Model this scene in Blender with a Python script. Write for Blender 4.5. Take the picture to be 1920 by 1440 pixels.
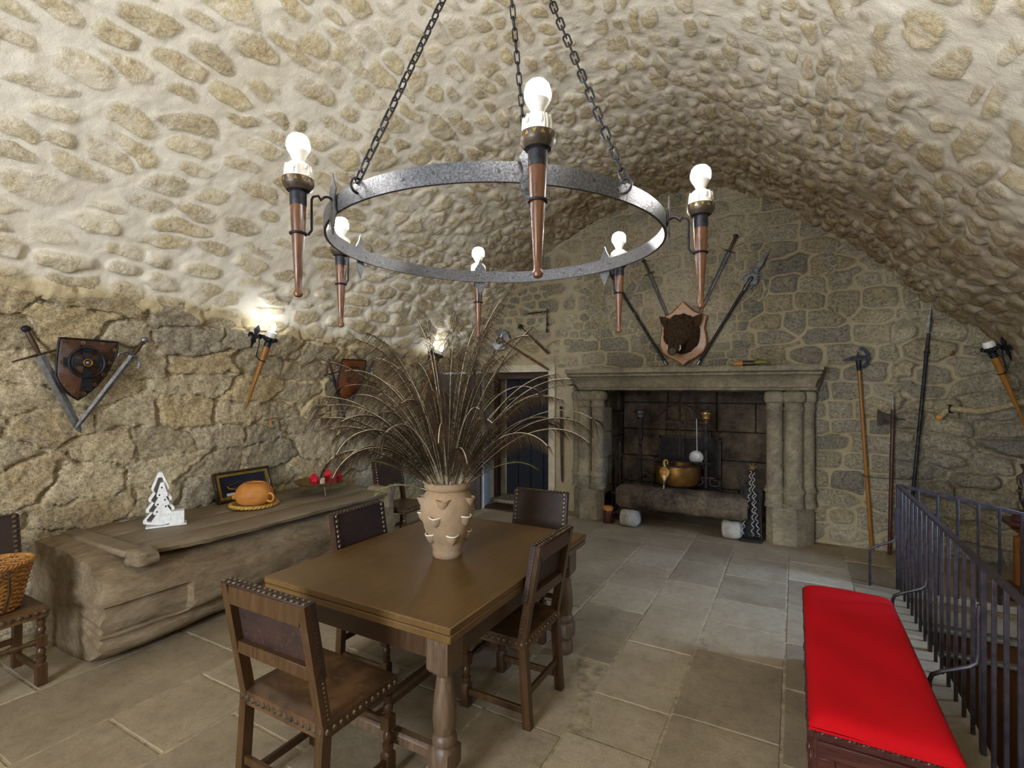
import bpy, bmesh, math, random
import numpy as np
from mathutils import Vector, Matrix, Quaternion

for o in list(bpy.data.objects):
    bpy.data.objects.remove(o)
SC = bpy.context.scene
COL = SC.collection
PI = math.pi

# ------------------------------------------------------------------ camera
TH = math.radians(29.15)
FPX = 950.0
HY = 728.0
CAMZ = 1.72
cam_d = bpy.data.cameras.new('camera')
cam_d.sensor_width = 36
cam_d.lens = FPX / 1920 * 36
cam_d.shift_y = (HY - 720) / 1920
cam_d.clip_start = 0.05
cam = bpy.data.objects.new('camera', cam_d)
cam.location = (0, 0, CAMZ)
cam.rotation_euler = (PI / 2, 0, TH)
COL.objects.link(cam)
SC.camera = cam

# ------------------------------------------------------------------ world, daylight, exposure
W = bpy.data.worlds.new('world')
SC.world = W
W.use_nodes = True
bg = W.node_tree.nodes['Background']
bg.inputs[0].default_value = (0.55, 0.7, 1.0, 1)
bg.inputs[1].default_value = 1.0
SC.view_settings.view_transform = 'Standard'
SC.view_settings.look = 'None'
SC.view_settings.gamma = 1
SC.view_settings.use_curve_mapping = False
SC.view_settings.exposure = 0.4
BULB = 220.0       # emission strength of the chandelier bulbs
WALLBULB = 80.0


def area(name, loc, rot, sx, sy, power, col):
    l = bpy.data.lights.new(name, 'AREA')
    l.shape = 'RECTANGLE'
    l.size, l.size_y, l.energy, l.color = sx, sy, power, col
    o = bpy.data.objects.new(name, l)
    o.location = loc
    o.rotation_euler = rot
    COL.objects.link(o)
    return o


# daylight outside the stair window (right wall) and an added fill light behind the viewer
area('daylight_stair_window', (4.9, 4.6, 3.1), (0, math.radians(57), 0), 1.7, 1.7, 430, (0.42, 0.63, 1.0))
area('added_rear_fill', (-1.6, -3.3, 1.9), (math.radians(80), 0, 0), 1.5, 1.9, 250, (0.86, 0.92, 1.0))


# ------------------------------------------------------------------ picture rays onto real planes
def ray(px, py):
    u = (px - 960) / FPX
    v = -(py - HY) / FPX
    return Vector((-math.sin(TH) + u * math.cos(TH), math.cos(TH) + u * math.sin(TH), v))


def hx(px, py, x):
    r = ray(px, py); t = x / r.x
    return Vector((x, r.y * t, CAMZ + r.z * t))


def hy(px, py, y):
    r = ray(px, py); t = y / r.y
    return Vector((r.x * t, y, CAMZ + r.z * t))


def hz(px, py, z):
    r = ray(px, py); t = (z - CAMZ) / r.z
    return Vector((r.x * t, r.y * t, z))


# ------------------------------------------------------------------ materials
def lin(c):
    return tuple((x / 255 / 12.92) if x / 255 <= 0.04045 else ((x / 255 + 0.055) / 1.055) ** 2.4 for x in c) + (1,)


class NT:
    def __init__(s, name):
        s.m = bpy.data.materials.new(name)
        s.m.use_nodes = True
        s.t = s.m.node_tree
        s.n = s.t.nodes
        s.b = s.n['Principled BSDF']

    def add(s, ty, **kw):
        n = s.n.new(ty)
        for k, v in kw.items():
            if k.startswith('i_'):
                key = k[2:]
                n.inputs[int(key) if key.isdigit() else key].default_value = v
            else:
                setattr(n, k, v)
        return n

    def l(s, a, b):
        s.t.links.new(a, b)

    def noise(s, scale, detail=4, rough=0.6, vec=None, dist=0.0):
        n = s.add('ShaderNodeTexNoise')
        n.inputs['Scale'].default_value = scale
        n.inputs['Detail'].default_value = detail
        n.inputs['Roughness'].default_value = rough
        n.inputs['Distortion'].default_value = dist
        if vec is not None:
            s.l(vec, n.inputs['Vector'])
        return n.outputs[0]

    def ramp(s, fac, stops):
        r = s.add('ShaderNodeValToRGB')
        e = r.color_ramp.elements
        while len(e) < len(stops):
            e.new(0.5)
        for i, (p, c) in enumerate(stops):
            e[i].position = p
            e[i].color = c if len(c) == 4 else lin(c)
        s.l(fac, r.inputs[0])
        return r.outputs[0]

    def mix(s, fac, a, b, mode='MIX'):
        m = s.add('ShaderNodeMix')
        m.data_type = 'RGBA'
        m.blend_type = mode
        for v, i in ((fac, 0), (a, 6), (b, 7)):
            if isinstance(v, (int, float)):
                m.inputs[i].default_value = v
            elif isinstance(v, tuple):
                m.inputs[i].default_value = v if len(v) == 4 else lin(v)
            else:
                s.l(v, m.inputs[i])
        return m.outputs[2]

    def math(s, op, a, b=0.0, c=None, clamp=False):
        m = s.add('ShaderNodeMath', operation=op, use_clamp=clamp)
        for i, v in enumerate((a, b, c)):
            if v is None:
                continue
            if isinstance(v, (int, float)):
                m.inputs[i].default_value = v
            else:
                s.l(v, m.inputs[i])
        return m.outputs[0]

    def smooth(s, v, a, b, lo=0.0, hi=1.0):
        m = s.add('ShaderNodeMapRange', interpolation_type='SMOOTHSTEP')
        s.l(v, m.inputs[0])
        for i, k in enumerate((a, b, lo, hi)):
            if isinstance(k, (int, float)):
                m.inputs[i + 1].default_value = k
            else:
                s.l(k, m.inputs[i + 1])
        return m.outputs[0]

    def obj(s, sx=1, sy=1, sz=1):
        t = s.add('ShaderNodeTexCoord')
        mp = s.add('ShaderNodeMapping')
        mp.inputs['Scale'].default_value = (sx, sy, sz)
        s.l(t.outputs['Object'], mp.inputs[0])
        return mp.outputs[0]

    def attr(s, name):
        return s.add('ShaderNodeAttribute', attribute_name=name).outputs['Fac']

    def bump(s, h, strength=0.4, dist=0.01):
        b = s.add('ShaderNodeBump')
        b.inputs['Strength'].default_value = strength
        b.inputs['Distance'].default_value = dist
        s.l(h, b.inputs['Height'])
        s.l(b.outputs[0], s.b.inputs['Normal'])

    def out(s, col, rough=0.7, metal=0.0, spec=0.5):
        if isinstance(col, tuple):
            s.b.inputs['Base Color'].default_value = col if len(col) == 4 else lin(col)
        else:
            s.l(col, s.b.inputs['Base Color'])
        if isinstance(rough, (int, float)):
            s.b.inputs['Roughness'].default_value = rough
        else:
            s.l(rough, s.b.inputs['Roughness'])
        s.b.inputs['Metallic'].default_value = metal
        s.b.inputs['Specular IOR Level'].default_value = spec
        return s.m


def simple(name, c1, c2, rough=0.6, metal=0.0, scale=12, bump=0.2, bscale=60, stretch=(1, 1, 1), bdist=0.004, detail=5, spec=0.5, lo=0.35, hi=0.65):
    t = NT(name)
    v = t.obj(*stretch)
    f = t.noise(scale, detail, 0.62, v)
    c = t.ramp(f, [(lo, c1), (hi, c2)])
    if bump:
        t.bump(t.noise(bscale, 5, 0.65, v), bump, bdist)
    return t.out(c, rough, metal, spec)


def wood(name, dark, light, rough=0.45, axis='z', scale=7, gap=9, bump=0.25, spec=0.5):
    st = {'x': (1, gap, gap), 'y': (gap, 1, gap), 'z': (gap, gap, 1)}[axis]
    t = NT(name)
    v = t.obj(*st)
    f = t.noise(scale, 8, 0.7, v, 0.6)
    f2 = t.noise(scale * 7, 4, 0.6, v)
    big = t.noise(2.5, 3, 0.5, t.obj())
    k = t.math('ADD', t.math('MULTIPLY', f, 0.7), t.math('MULTIPLY', f2, 0.3))
    c = t.ramp(k, [(0.36, dark), (0.64, light)])
    c = t.mix(t.math('MULTIPLY', big, 0.5), c, dark)
    t.bump(k, bump, 0.003)
    return t.out(c, t.smooth(f, 0.3, 0.8, rough - 0.1, rough + 0.15), 0, spec)


def stone_mat(name, stones, mortars, grain=1.0, rag=1.0, mortar_th=0.0, soot=0.0, bumpd=0.012):
    """Masonry: attribute edge = distance from the joint, rnd = one number for each stone, th = joint width, zone = render colour."""
    t = NT(name)
    v = t.obj()
    e = t.attr('edge'); rnd = t.attr('rnd'); th = t.attr('th'); zone = t.attr('zone')
    n1 = t.noise(9, 6, 0.65, v)
    n2 = t.noise(38, 6, 0.75, v)
    n3 = t.noise(170, 3, 0.8, v)
    n4 = t.noise(2.1, 4, 0.6, v)
    ee = t.math('ADD', e, t.math('MULTIPLY', t.math('SUBTRACT', n2, 0.5), 0.55 * rag))
    ee = t.math('ADD', ee, t.math('MULTIPLY', t.math('SUBTRACT', n1, 0.5), 0.45 * rag))
    mask = t.smooth(t.math('SUBTRACT', ee, th), -0.03, t.math('ADD', 0.07, t.math('MULTIPLY', zone, 0.34)))
    wash = t.smooth(t.math('ADD', t.math('MULTIPLY', t.noise(1.7, 5, 0.7, v), 0.6), t.math('MULTIPLY', n1, 0.4)), 0.40, 0.56, 0.22, 1.0)
    mask = t.mix(zone, mask, t.math('MULTIPLY', mask, wash))
    n = len(stones)
    sc = t.ramp(t.math('ADD', rnd, t.math('MULTIPLY', t.math('SUBTRACT', n1, 0.5), 0.5)), [(0.1 + 0.8 * i / (n - 1), c) for i, c in enumerate(stones)])
    sp = t.ramp(n3, [(0.38, (118, 110, 98)), (0.5, (184, 182, 177)), (0.62, (234, 230, 222))])
    sc = t.mix(0.75 * grain, sc, sp, 'OVERLAY')
    fade = t.math('ADD', 0.42, t.math('MULTIPLY', t.math('FRACT', t.math('MULTIPLY', rnd, 7.31)), 0.52))
    sc = t.mix(t.math('MULTIPLY', zone, fade), sc, (222, 209, 178))
    sp2 = t.ramp(n2, [(0.36, (112, 103, 88)), (0.5, (187, 184, 177)), (0.64, (228, 222, 210))])
    sc = t.mix(0.7 * grain, sc, sp2, 'OVERLAY')
    mc = t.mix(zone, mortars[0], mortars[1])
    mc = t.mix(0.22, mc, t.ramp(n1, [(0.3, (158, 148, 130)), (0.7, (208, 204, 198))]), 'OVERLAY')
    mc = t.mix(0.35, mc, sp, 'OVERLAY')
    c = t.mix(mask, mc, sc)
    c = t.mix(t.smooth(n4, 0.45, 0.75, 0.0, 0.22), c, (206, 180, 130), 'MULTIPLY')
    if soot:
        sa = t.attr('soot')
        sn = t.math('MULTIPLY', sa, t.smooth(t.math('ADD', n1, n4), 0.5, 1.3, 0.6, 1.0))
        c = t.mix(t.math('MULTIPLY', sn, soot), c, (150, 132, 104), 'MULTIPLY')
    h = t.math('ADD', t.math('MULTIPLY', mask, 0.55), t.math('MULTIPLY', n2, 0.55))
    h = t.math('ADD', h, t.math('MULTIPLY', n3, 0.13))
    h = t.math('ADD', h, t.math('MULTIPLY', n1, 0.7))
    t.bump(h, 0.85, bumpd * 1.3)
    return t.out(c, 0.92, 0, 0.25)


M = {}
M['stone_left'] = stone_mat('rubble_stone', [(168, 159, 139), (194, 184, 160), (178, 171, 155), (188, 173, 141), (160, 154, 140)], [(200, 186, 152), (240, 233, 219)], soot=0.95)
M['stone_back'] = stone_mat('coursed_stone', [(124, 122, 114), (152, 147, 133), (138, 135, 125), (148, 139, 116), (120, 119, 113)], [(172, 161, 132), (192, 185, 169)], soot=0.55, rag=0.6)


def granite(name, c1, c2, c3):
    t = NT(name)
    v = t.obj()
    a = t.noise(3.2, 6, 0.68, v); b = t.noise(130, 3, 0.8, v); d = t.noise(26, 6, 0.75, v)
    c = t.ramp(a, [(0.34, c1), (0.5, c2), (0.66, c3)])
    c = t.mix(0.6, c, t.ramp(b, [(0.32, (122, 118, 112)), (0.5, (184, 182, 178)), (0.68, (232, 230, 226))]), 'OVERLAY')
    c = t.mix(0.6, c, t.ramp(d, [(0.3, (126, 120, 110)), (0.5, (187, 184, 178)), (0.7, (220, 216, 208))]), 'OVERLAY')
    t.bump(t.math('ADD', t.math('MULTIPLY', b, 0.3), d), 0.7, 0.008)
    return t.out(c, 0.92, 0, 0.2)


M['granite'] = granite('granite', (112, 106, 93), (138, 131, 115), (160, 151, 130))
M['granite_dark'] = granite('sooty_granite', (54, 48, 43), (88, 79, 69), (116, 104, 88))
M['granite_pale'] = simple('pale_stone', (150, 146, 136), (196, 192, 182), 0.9, 0, 8, 0.5, 80, bdist=0.006, detail=8, spec=0.2)
M['plaster'] = simple('lime_plaster', (176, 166, 142), (206, 196, 172), 0.92, 0, 5, 0.35, 70, bdist=0.004, spec=0.2)
M['jamb_white'] = simple('white_plaster', (196, 200, 204), (214, 216, 216), 0.9, 0, 6, 0.2, 60, spec=0.2)
M['iron'] = simple('black_iron', (28, 28, 32), (58, 58, 64), 0.5, 0.75, 25, 0.5, 160, bdist=0.002)
M['iron_ring'] = simple('hammered_iron', (52, 52, 55), (98, 98, 101), 0.4, 0.65, 170, 0.7, 210, bdist=0.003)
M['iron_rust'] = simple('rusty_iron', (44, 36, 34), (84, 70, 64), 0.7, 0.5, 20, 0.5, 110, bdist=0.002)
M['iron_rail'] = simple('painted_rail_iron', (50, 46, 54), (74, 68, 76), 0.42, 0.35, 18, 0.3, 120, bdist=0.002)
M['steel'] = simple('dull_steel', (108, 110, 114), (158, 160, 164), 0.38, 0.85, 20, 0.25, 110, bdist=0.001)
M['steel_dark'] = simple('dark_steel', (60, 62, 66), (104, 104, 104), 0.42, 0.8, 20, 0.3, 110, bdist=0.001)
M['brass'] = simple('aged_brass', (120, 96, 56), (176, 148, 92), 0.4, 0.8, 30, 0.2, 90, bdist=0.001)
M['nail'] = simple('antique_brass_nail', (82, 70, 56), (130, 114, 92), 0.45, 0.85, 30, 0.1, 90, bdist=0.001)
M['copper'] = simple('old_copper', (104, 72, 34), (150, 108, 52), 0.4, 0.75, 8, 0.3, 50, bdist=0.002)
M['wax'] = simple('white_wax', (214, 210, 200), (240, 236, 226), 0.5, 0, 20, 0.4, 40, bdist=0.003)
M['torch_wood'] = wood('torch_wood', (66, 38, 20), (118, 74, 40), 0.32, 'z', 6, 10)
M['torch_wood2'] = wood('orange_torch_wood', (126, 80, 26), (172, 118, 48), 0.4, 'z', 6, 10)
M['dark_wood'] = wood('dark_oak', (46, 31, 18), (82, 55, 30), 0.42, 'z', 6, 10)
M['chair_wood'] = wood('walnut_chair', (52, 35, 19), (92, 63, 34), 0.38, 'z', 6, 9)
M['door_wood'] = wood('dark_door_wood', (46, 30, 22), (72, 48, 34), 0.5, 'z', 4, 10)
M['table_leg'] = wood('grey_oak', (70, 54, 40), (118, 94, 70), 0.5, 'z', 6, 10)
M['pale_wood'] = wood('pale_wood', (150, 100, 40), (196, 146, 72), 0.45, 'z', 5, 8)
M['amber_wood'] = wood('amber_wood', (110, 60, 16), (160, 96, 32), 0.3, 'z', 5, 8)
M['mahogany'] = wood('mahogany', (58, 28, 24), (92, 48, 40), 0.35, 'x', 5, 8)


def table_mat():
    t = NT('worn_table_top')
    v = t.obj(14, 1.2, 5)
    f = t.noise(4, 8, 0.72, v, 0.4)
    big = t.noise(2.2, 5, 0.6, t.obj())
    c = t.ramp(t.math('ADD', t.math('MULTIPLY', f, 0.6), t.math('MULTIPLY', big, 0.4)), [(0.32, (80, 59, 31)), (0.66, (112, 84, 46))])
    sc = t.noise(9, 6, 0.8, t.obj(1, 3.4, 1), 1.2)
    c = t.mix(t.smooth(sc, 0.64, 0.76, 0, 0.55), c, (176, 136, 78))
    t.bump(f, 0.12, 0.002)
    return t.out(c, t.smooth(big, 0.35, 0.7, 0.30, 0.44), 0, 0.5)


M['table_top'] = table_mat()


def leather(name, c1, c2, rough=0.38):
    t = NT(name)
    big = t.noise(5, 4, 0.6, t.obj())
    f = t.noise(45, 6, 0.7, t.obj())
    c = t.mix(t.smooth(big, 0.38, 0.66), c1, c2)
    c = t.mix(t.smooth(f, 0.55, 0.8, 0, 0.25), c, (150, 110, 66))
    t.bump(f, 0.25, 0.002)
    return t.out(c, t.smooth(f, 0.3, 0.8, rough - 0.08, rough + 0.14), 0, 0.5)


M['seat_leather'] = leather('worn_seat_leather', (62, 44, 28), (98, 70, 44))
M['back_leather'] = leather('dark_back_leather', (40, 26, 22), (60, 38, 30), 0.55)
M['panel_leather'] = leather('brown_panel_leather', (52, 33, 22), (84, 56, 38), 0.36)
M['shield_leather'] = leather('brown_shield_leather', (52, 30, 20), (78, 46, 30), 0.45)
M['shield_leather2'] = leather('orange_shield_leather', (84, 44, 16), (118, 64, 26), 0.45)


def terra():
    t = NT('terracotta')
    a = t.noise(6, 5, 0.6, t.obj())
    b = t.noise(90, 4, 0.7, t.obj())
    c = t.ramp(a, [(0.34, (142, 124, 104)), (0.52, (168, 142, 110)), (0.68, (166, 150, 134))])
    c = t.mix(0.3, c, t.ramp(b, [(0.3, (150, 142, 132)), (0.7, (212, 208, 200))]), 'OVERLAY')
    t.bump(b, 0.35, 0.002)
    return t.out(c, 0.8, 0, 0.3)


M['terracotta'] = terra()
M['pot_rim'] = simple('pale_rim', (220, 208, 188), (236, 226, 208), 0.7)
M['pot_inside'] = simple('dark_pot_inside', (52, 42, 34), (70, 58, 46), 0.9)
M['clay'] = simple('orange_clay', (176, 110, 44), (208, 142, 66), 0.6, 0, 9, 0.2, 90, bdist=0.002)
M['straw'] = simple('plaited_straw', (150, 106, 36), (212, 168, 84), 0.6, 0, 60, 0.6, 160, bdist=0.004)
M['wicker'] = simple('wicker', (120, 76, 30), (190, 134, 66), 0.5, 0, 60, 0.4, 160, bdist=0.002)
M['white_paint'] = simple('white_painted_wood', (214, 214, 214), (240, 240, 238), 0.6, 0, 30, 0.2, 90, bdist=0.001)
M['grey_paint'] = simple('grey_painted_wood', (150, 150, 148), (170, 170, 166), 0.6)
M['dots'] = simple('black_dots', (28, 28, 30), (40, 40, 42), 0.6)
M['red_glaze'] = simple('red_enamel', (176, 18, 36), (206, 36, 56), 0.35, 0, 30, 0.1)
M['cream'] = simple('cream_wax', (224, 218, 200), (240, 236, 222), 0.6)
M['navy'] = simple('navy_felt', (20, 22, 40), (30, 32, 52), 0.9)
M['gold'] = simple('gilt', (136, 112, 42), (176, 150, 70), 0.4, 0.6, 30, 0.2)
M['frame_wood'] = wood('frame_wood', (40, 28, 24), (70, 52, 44), 0.35, 'y', 6, 8)
M['paper'] = simple('white_card', (220, 220, 214), (236, 236, 230), 0.8)
M['fur'] = simple('dark_fur', (44, 32, 22), (98, 76, 54), 0.85, 0, 30, 1.0, 140, (3, 1, 1), 0.01, spec=0.15)
M['snout'] = simple('snout_skin', (54, 42, 36), (78, 62, 52), 0.6)
M['ivory'] = simple('ivory', (214, 204, 178), (232, 224, 204), 0.4)
M['glass_eye'] = simple('dark_glass', (10, 8, 8), (16, 12, 10), 0.1)
M['plaque'] = wood('plaque_wood', (168, 124, 88), (206, 168, 136), 0.4, 'x', 5, 8)
M['plaque_edge'] = wood('plaque_edge', (120, 74, 26), (158, 104, 40), 0.4, 'z', 5, 8)
M['rope'] = simple('hemp_rope', (140, 124, 92), (184, 168, 132), 0.85, 0, 60, 0.6, 200, bdist=0.003)
M['shaft'] = simple('quill_shaft', (172, 154, 122), (228, 216, 188), 0.5)
M['barb'] = simple('brown_barbs', (36, 26, 16), (72, 54, 34), 0.8, spec=0.2)
M['barb_dark'] = simple('dark_barbs', (30, 24, 18), (62, 50, 36), 0.8, spec=0.2)
M['barb_green'] = simple('green_barbs', (66, 78, 22), (118, 122, 44), 0.5)
M['eye_blue'] = simple('peacock_eye', (8, 22, 40), (16, 40, 60), 0.4)
M['bronze'] = simple('dark_bronze', (52, 44, 36), (86, 74, 60), 0.45, 0.6, 20, 0.3, 90, bdist=0.002)
M['ember_black'] = simple('soot_iron', (28, 25, 26), (50, 45, 45), 0.7, 0.3, 20, 0.4, 90)
M['bright_iron'] = simple('bright_twisted_iron', (160, 158, 152), (206, 204, 198), 0.4, 0.4, 30, 0.2)
M['zinc'] = simple('zinc', (150, 150, 148), (186, 186, 182), 0.45, 0.4, 30, 0.4, 120)
M['doorway'] = simple('dark_room_shade', (9, 11, 20), (15, 18, 32), 0.7)  # shade of the unlit room beyond the opening, put into the colour
M['pit_wood'] = wood('stair_wood', (84, 52, 24), (124, 82, 42), 0.5, 'z', 4, 8)
M['orange_string'] = simple('orange_string', (196, 92, 30), (222, 120, 50), 0.7)


def red_velvet():
    t = NT('red_velvet')
    a = t.noise(3.2, 4, 0.6, t.obj())
    b = t.noise(240, 3, 0.8, t.obj())
    c = t.mix(t.smooth(a, 0.6, 0.8, 0, 0.2), (188, 8, 20), (166, 36, 30))
    c = t.mix(0.35, c, t.ramp(b, [(0.3, (156, 156, 156)), (0.7, (214, 214, 214))]), 'OVERLAY')
    t.bump(b, 0.4, 0.002)
    t.b.inputs['Sheen Weight'].default_value = 0.0
    t.b.inputs['Sheen Roughness'].default_value = 0.4
    return t.out(c, 0.85, 0, 0.15)


M['velvet'] = red_velvet()


def floor_mat():
    t = NT('flagstone')
    rnd = t.attr('rnd')
    v = t.obj()
    a = t.noise(2.6, 6, 0.66, v)
    b = t.noise(120, 4, 0.8, v)
    d = t.noise(16, 6, 0.7, v)
    c = t.ramp(t.math('ADD', t.math('MULTIPLY', rnd, 0.35), t.math('MULTIPLY', a, 0.65)), [(0.3, (130, 117, 97)), (0.5, (151, 138, 116)), (0.66, (165, 152, 130))])
    c = t.mix(0.42, c, t.ramp(b, [(0.3, (128, 124, 118)), (0.5, (186, 184, 180)), (0.7, (224, 221, 216))]), 'OVERLAY')
    c = t.mix(0.4, c, t.ramp(d, [(0.3, (136, 128, 116)), (0.5, (188, 185, 178)), (0.75, (206, 202, 194))]), 'OVERLAY')
    t.bump(t.math('ADD', t.math('MULTIPLY', b, 0.25), d), 0.45, 0.006)
    return t.out(c, t.smooth(a, 0.3, 0.7, 0.62, 0.8), 0, 0.35)


M['floor'] = floor_mat()
M['floor_mortar'] = simple('floor_mortar', (122, 110, 88), (176, 160, 128), 0.9, 0, 14, 0.6, 60, bdist=0.006)


def trunk():
    t = NT('weathered_trunk')
    v = t.obj(1.0, 0.32, 1.0)
    a = t.noise(16, 9, 0.75, v, 0.6)
    big = t.noise(2.4, 5, 0.6, t.obj(1, 0.5, 1))
    g = t.noise(70, 5, 0.75, t.obj(1, 0.5, 1))
    c = t.ramp(t.math('ADD', t.math('MULTIPLY', a, 0.55), t.math('MULTIPLY', big, 0.45)), [(0.34, (96, 80, 60)), (0.5, (134, 118, 94)), (0.66, (164, 150, 126))])
    c = t.mix(0.35, c, t.ramp(g, [(0.3, (136, 128, 118)), (0.7, (222, 218, 210))]), 'OVERLAY')
    t.bump(t.math('ADD', t.math('MULTIPLY', g, 0.4), a), 0.8, 0.016)
    return t.out(c, 0.85, 0, 0.25)


M['trunk'] = trunk()
M['lid_wood'] = wood('weathered_plank', (98, 84, 66), (152, 136, 110), 0.65, 'y', 5, 9, 0.6)


def emis(name, col, st):
    t = NT(name)
    t.b.inputs['Emission Color'].default_value = col
    t.b.inputs['Emission Strength'].default_value = st
    return t.out((1, 1, 1, 1), 0.4)


M['bulb'] = emis('lit_bulb', (1.0, 0.98, 0.93, 1), BULB)
M['bulb_wall'] = emis('lit_wall_bulb', (0.93, 0.97, 1.0, 1), WALLBULB)


# ------------------------------------------------------------------ mesh builder
class MB:
    def __init__(s):
        s.v = []
        s.f = []

    def add(s, vs, fs):
        b = len(s.v)
        s.v += [tuple(p) for p in vs]
        s.f += [tuple(i + b for i in f) for f in fs]
        return s

    def box(s, c, size, rot=None, bev=0.0, taper=1.0):
        hx_, hy_, hz_ = size[0] / 2, size[1] / 2, size[2] / 2
        b = min(bev, hx_ * 0.9, hy_ * 0.9, hz_ * 0.9)
        R = rot if rot is not None else Matrix.Identity(3)
        c = Vector(c)
        if b <= 0:
            vs = [c + R @ Vector((x * hx_ * (taper if z > 0 else 1), y * hy_ * (taper if z > 0 else 1), z * hz_)) for x in (-1, 1) for y in (-1, 1) for z in (-1, 1)]
            return s.add(vs, [(0, 1, 3, 2), (4, 6, 7, 5), (0, 4, 5, 1), (2, 3, 7, 6), (0, 2, 6, 4), (1, 5, 7, 3)])
        vs = []
        idx = {}
        for x in (-1, 1):
            for y in (-1, 1):
                for z in (-1, 1):
                    t = taper if z > 0 else 1
                    for a in range(3):
                        p = [x * hx_ * t, y * hy_ * t, z * hz_]
                        for k in range(3):
                            if k != a:
                                p[k] -= (x, y, z)[k] * b
                        idx[(x, y, z, a)] = len(vs)
                        vs.append(c + R @ Vector(p))
        fs = []
        for a in range(3):
            o = [k for k in range(3) if k != a]
            for sg in (-1, 1):
                q = []
                for (p, r) in ((-1, -1), (1, -1), (1, 1), (-1, 1)):
                    k = [0, 0, 0]; k[a] = sg; k[o[0]] = p; k[o[1]] = r
                    q.append(idx[(k[0], k[1], k[2], a)])
                if (sg > 0) == (a == 1):
                    q.reverse()
                fs.append(q)
            for p in (-1, 1):
                for r in (-1, 1):
                    k1 = [0, 0, 0]; k2 = [0, 0, 0]
                    k1[a] = -1; k2[a] = 1
                    k1[o[0]] = k2[o[0]] = p; k1[o[1]] = k2[o[1]] = r
                    fs.append((idx[(*k1, o[0])], idx[(*k2, o[0])], idx[(*k2, o[1])], idx[(*k1, o[1])]))
        for x in (-1, 1):
            for y in (-1, 1):
                for z in (-1, 1):
                    fs.append(tuple(idx[(x, y, z, a)] for a in range(3)))
        return s.add(vs, fs)

    def bar(s, p, q, w, d, up=(0, 0, 1), bev=0.0):
        p, q = Vector(p), Vector(q)
        z = (q - p).normalized()
        u = Vector(up)
        if abs(u.normalized().dot(z)) > 0.98:
            u = Vector((1, 0, 0))
        x = u.cross(z).normalized()
        y = z.cross(x)
        R = Matrix((x, y, z)).transposed()
        return s.box((p + q) / 2, (w, d, (q - p).length), R, bev)

    def tube(s, pts, rad, n=8, cap=True, flat=None, closed=False):
        pts = [Vector(p) for p in pts]
        m = len(pts)
        if not hasattr(rad, '__len__'):
            rad = [rad] * m
        vs, fs = [], []
        prev = None
        for i, p in enumerate(pts):
            if closed:
                t = pts[(i + 1) % m] - pts[i - 1]
            else:
                t = pts[min(i + 1, m - 1)] - pts[max(i - 1, 0)]
            if t.length < 1e-9:
                t = Vector((0, 0, 1))
            t.normalize()
            if prev is None:
                a = Vector((0, 0, 1)) if abs(t.z) < 0.9 else Vector((1, 0, 0))
                x = t.cross(a).normalized()
            else:
                x = prev - t * prev.dot(t)
                x = x.normalized() if x.length > 1e-6 else t.orthogonal().normalized()
            prev = x
            y = t.cross(x)
            fl = flat or 1.0
            for k in range(n):
                a = 2 * PI * k / n
                vs.append(p + (x * math.cos(a) + y * math.sin(a) * fl) * rad[i])
        mm = m if closed else m - 1
        for i in range(mm):
            for k in range(n):
                a = i * n + k; b = i * n + (k + 1) % n
                c = ((i + 1) % m) * n
                fs.append((a, b, c + (k + 1) % n, c + k))
        if cap and not closed:
            fs.append(tuple(range(n))[::-1])
            fs.append(tuple((m - 1) * n + k for k in range(n)))
        return s.add(vs, fs)

    def lathe(s, prof, n=24, M4=None, arc=None, cap=True, sq=None):
        """prof: (r, z) pairs.  sq: squareness for each ring (0 round, 1 square)."""
        vs, fs = [], []
        M4 = M4 or Matrix.Identity(4)
        full = arc is None
        cnt = n if full else n + 1
        for j, (r, z) in enumerate(prof):
            for k in range(cnt):
                a = 2 * PI * k / n if full else arc[0] + (arc[1] - arc[0]) * k / n
                x, y = math.cos(a), math.sin(a)
                if sq and sq[j]:
                    m = max(abs(x), abs(y))
                    m2 = 1 / m
                    kk = 1 + (m2 - 1) * sq[j]
                    x *= kk; y *= kk
                vs.append(M4 @ Vector((r * x, r * y, z)))
        for j in range(len(prof) - 1):
            for k in range(n if full else n):
                a = j * cnt + k; b = j * cnt + (k + 1) % cnt
                fs.append((a, b, b + cnt, a + cnt))
        if cap and full:
            fs.append(tuple(range(cnt))[::-1])
            fs.append(tuple((len(prof) - 1) * cnt + k for k in range(cnt)))
        return s.add(vs, fs)

    def ball(s, c, r, n=12, m=8, R=None):
        if not hasattr(r, '__len__'):
            r = (r, r, r)
        R = R or Matrix.Identity(3)
        c = Vector(c)
        vs = [c + R @ Vector((0, 0, -r[2]))]
        for j in range(1, m):
            t = PI * j / m - PI / 2
            for k in range(n):
                a = 2 * PI * k / n
                vs.append(c + R @ Vector((r[0] * math.cos(t) * math.cos(a), r[1] * math.cos(t) * math.sin(a), r[2] * math.sin(t))))
        vs.append(c + R @ Vector((0, 0, r[2])))
        fs = [(0, 1 + (k + 1) % n, 1 + k) for k in range(n)]
        for j in range(m - 2):
            for k in range(n):
                a = 1 + j * n + k; b = 1 + j * n + (k + 1) % n
                fs.append((a, b, b + n, a + n))
        e = len(vs) - 1
        fs += [(e, 1 + (m - 2) * n + k, 1 + (m - 2) * n + (k + 1) % n) for k in range(n)]
        return s.add(vs, fs)

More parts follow.
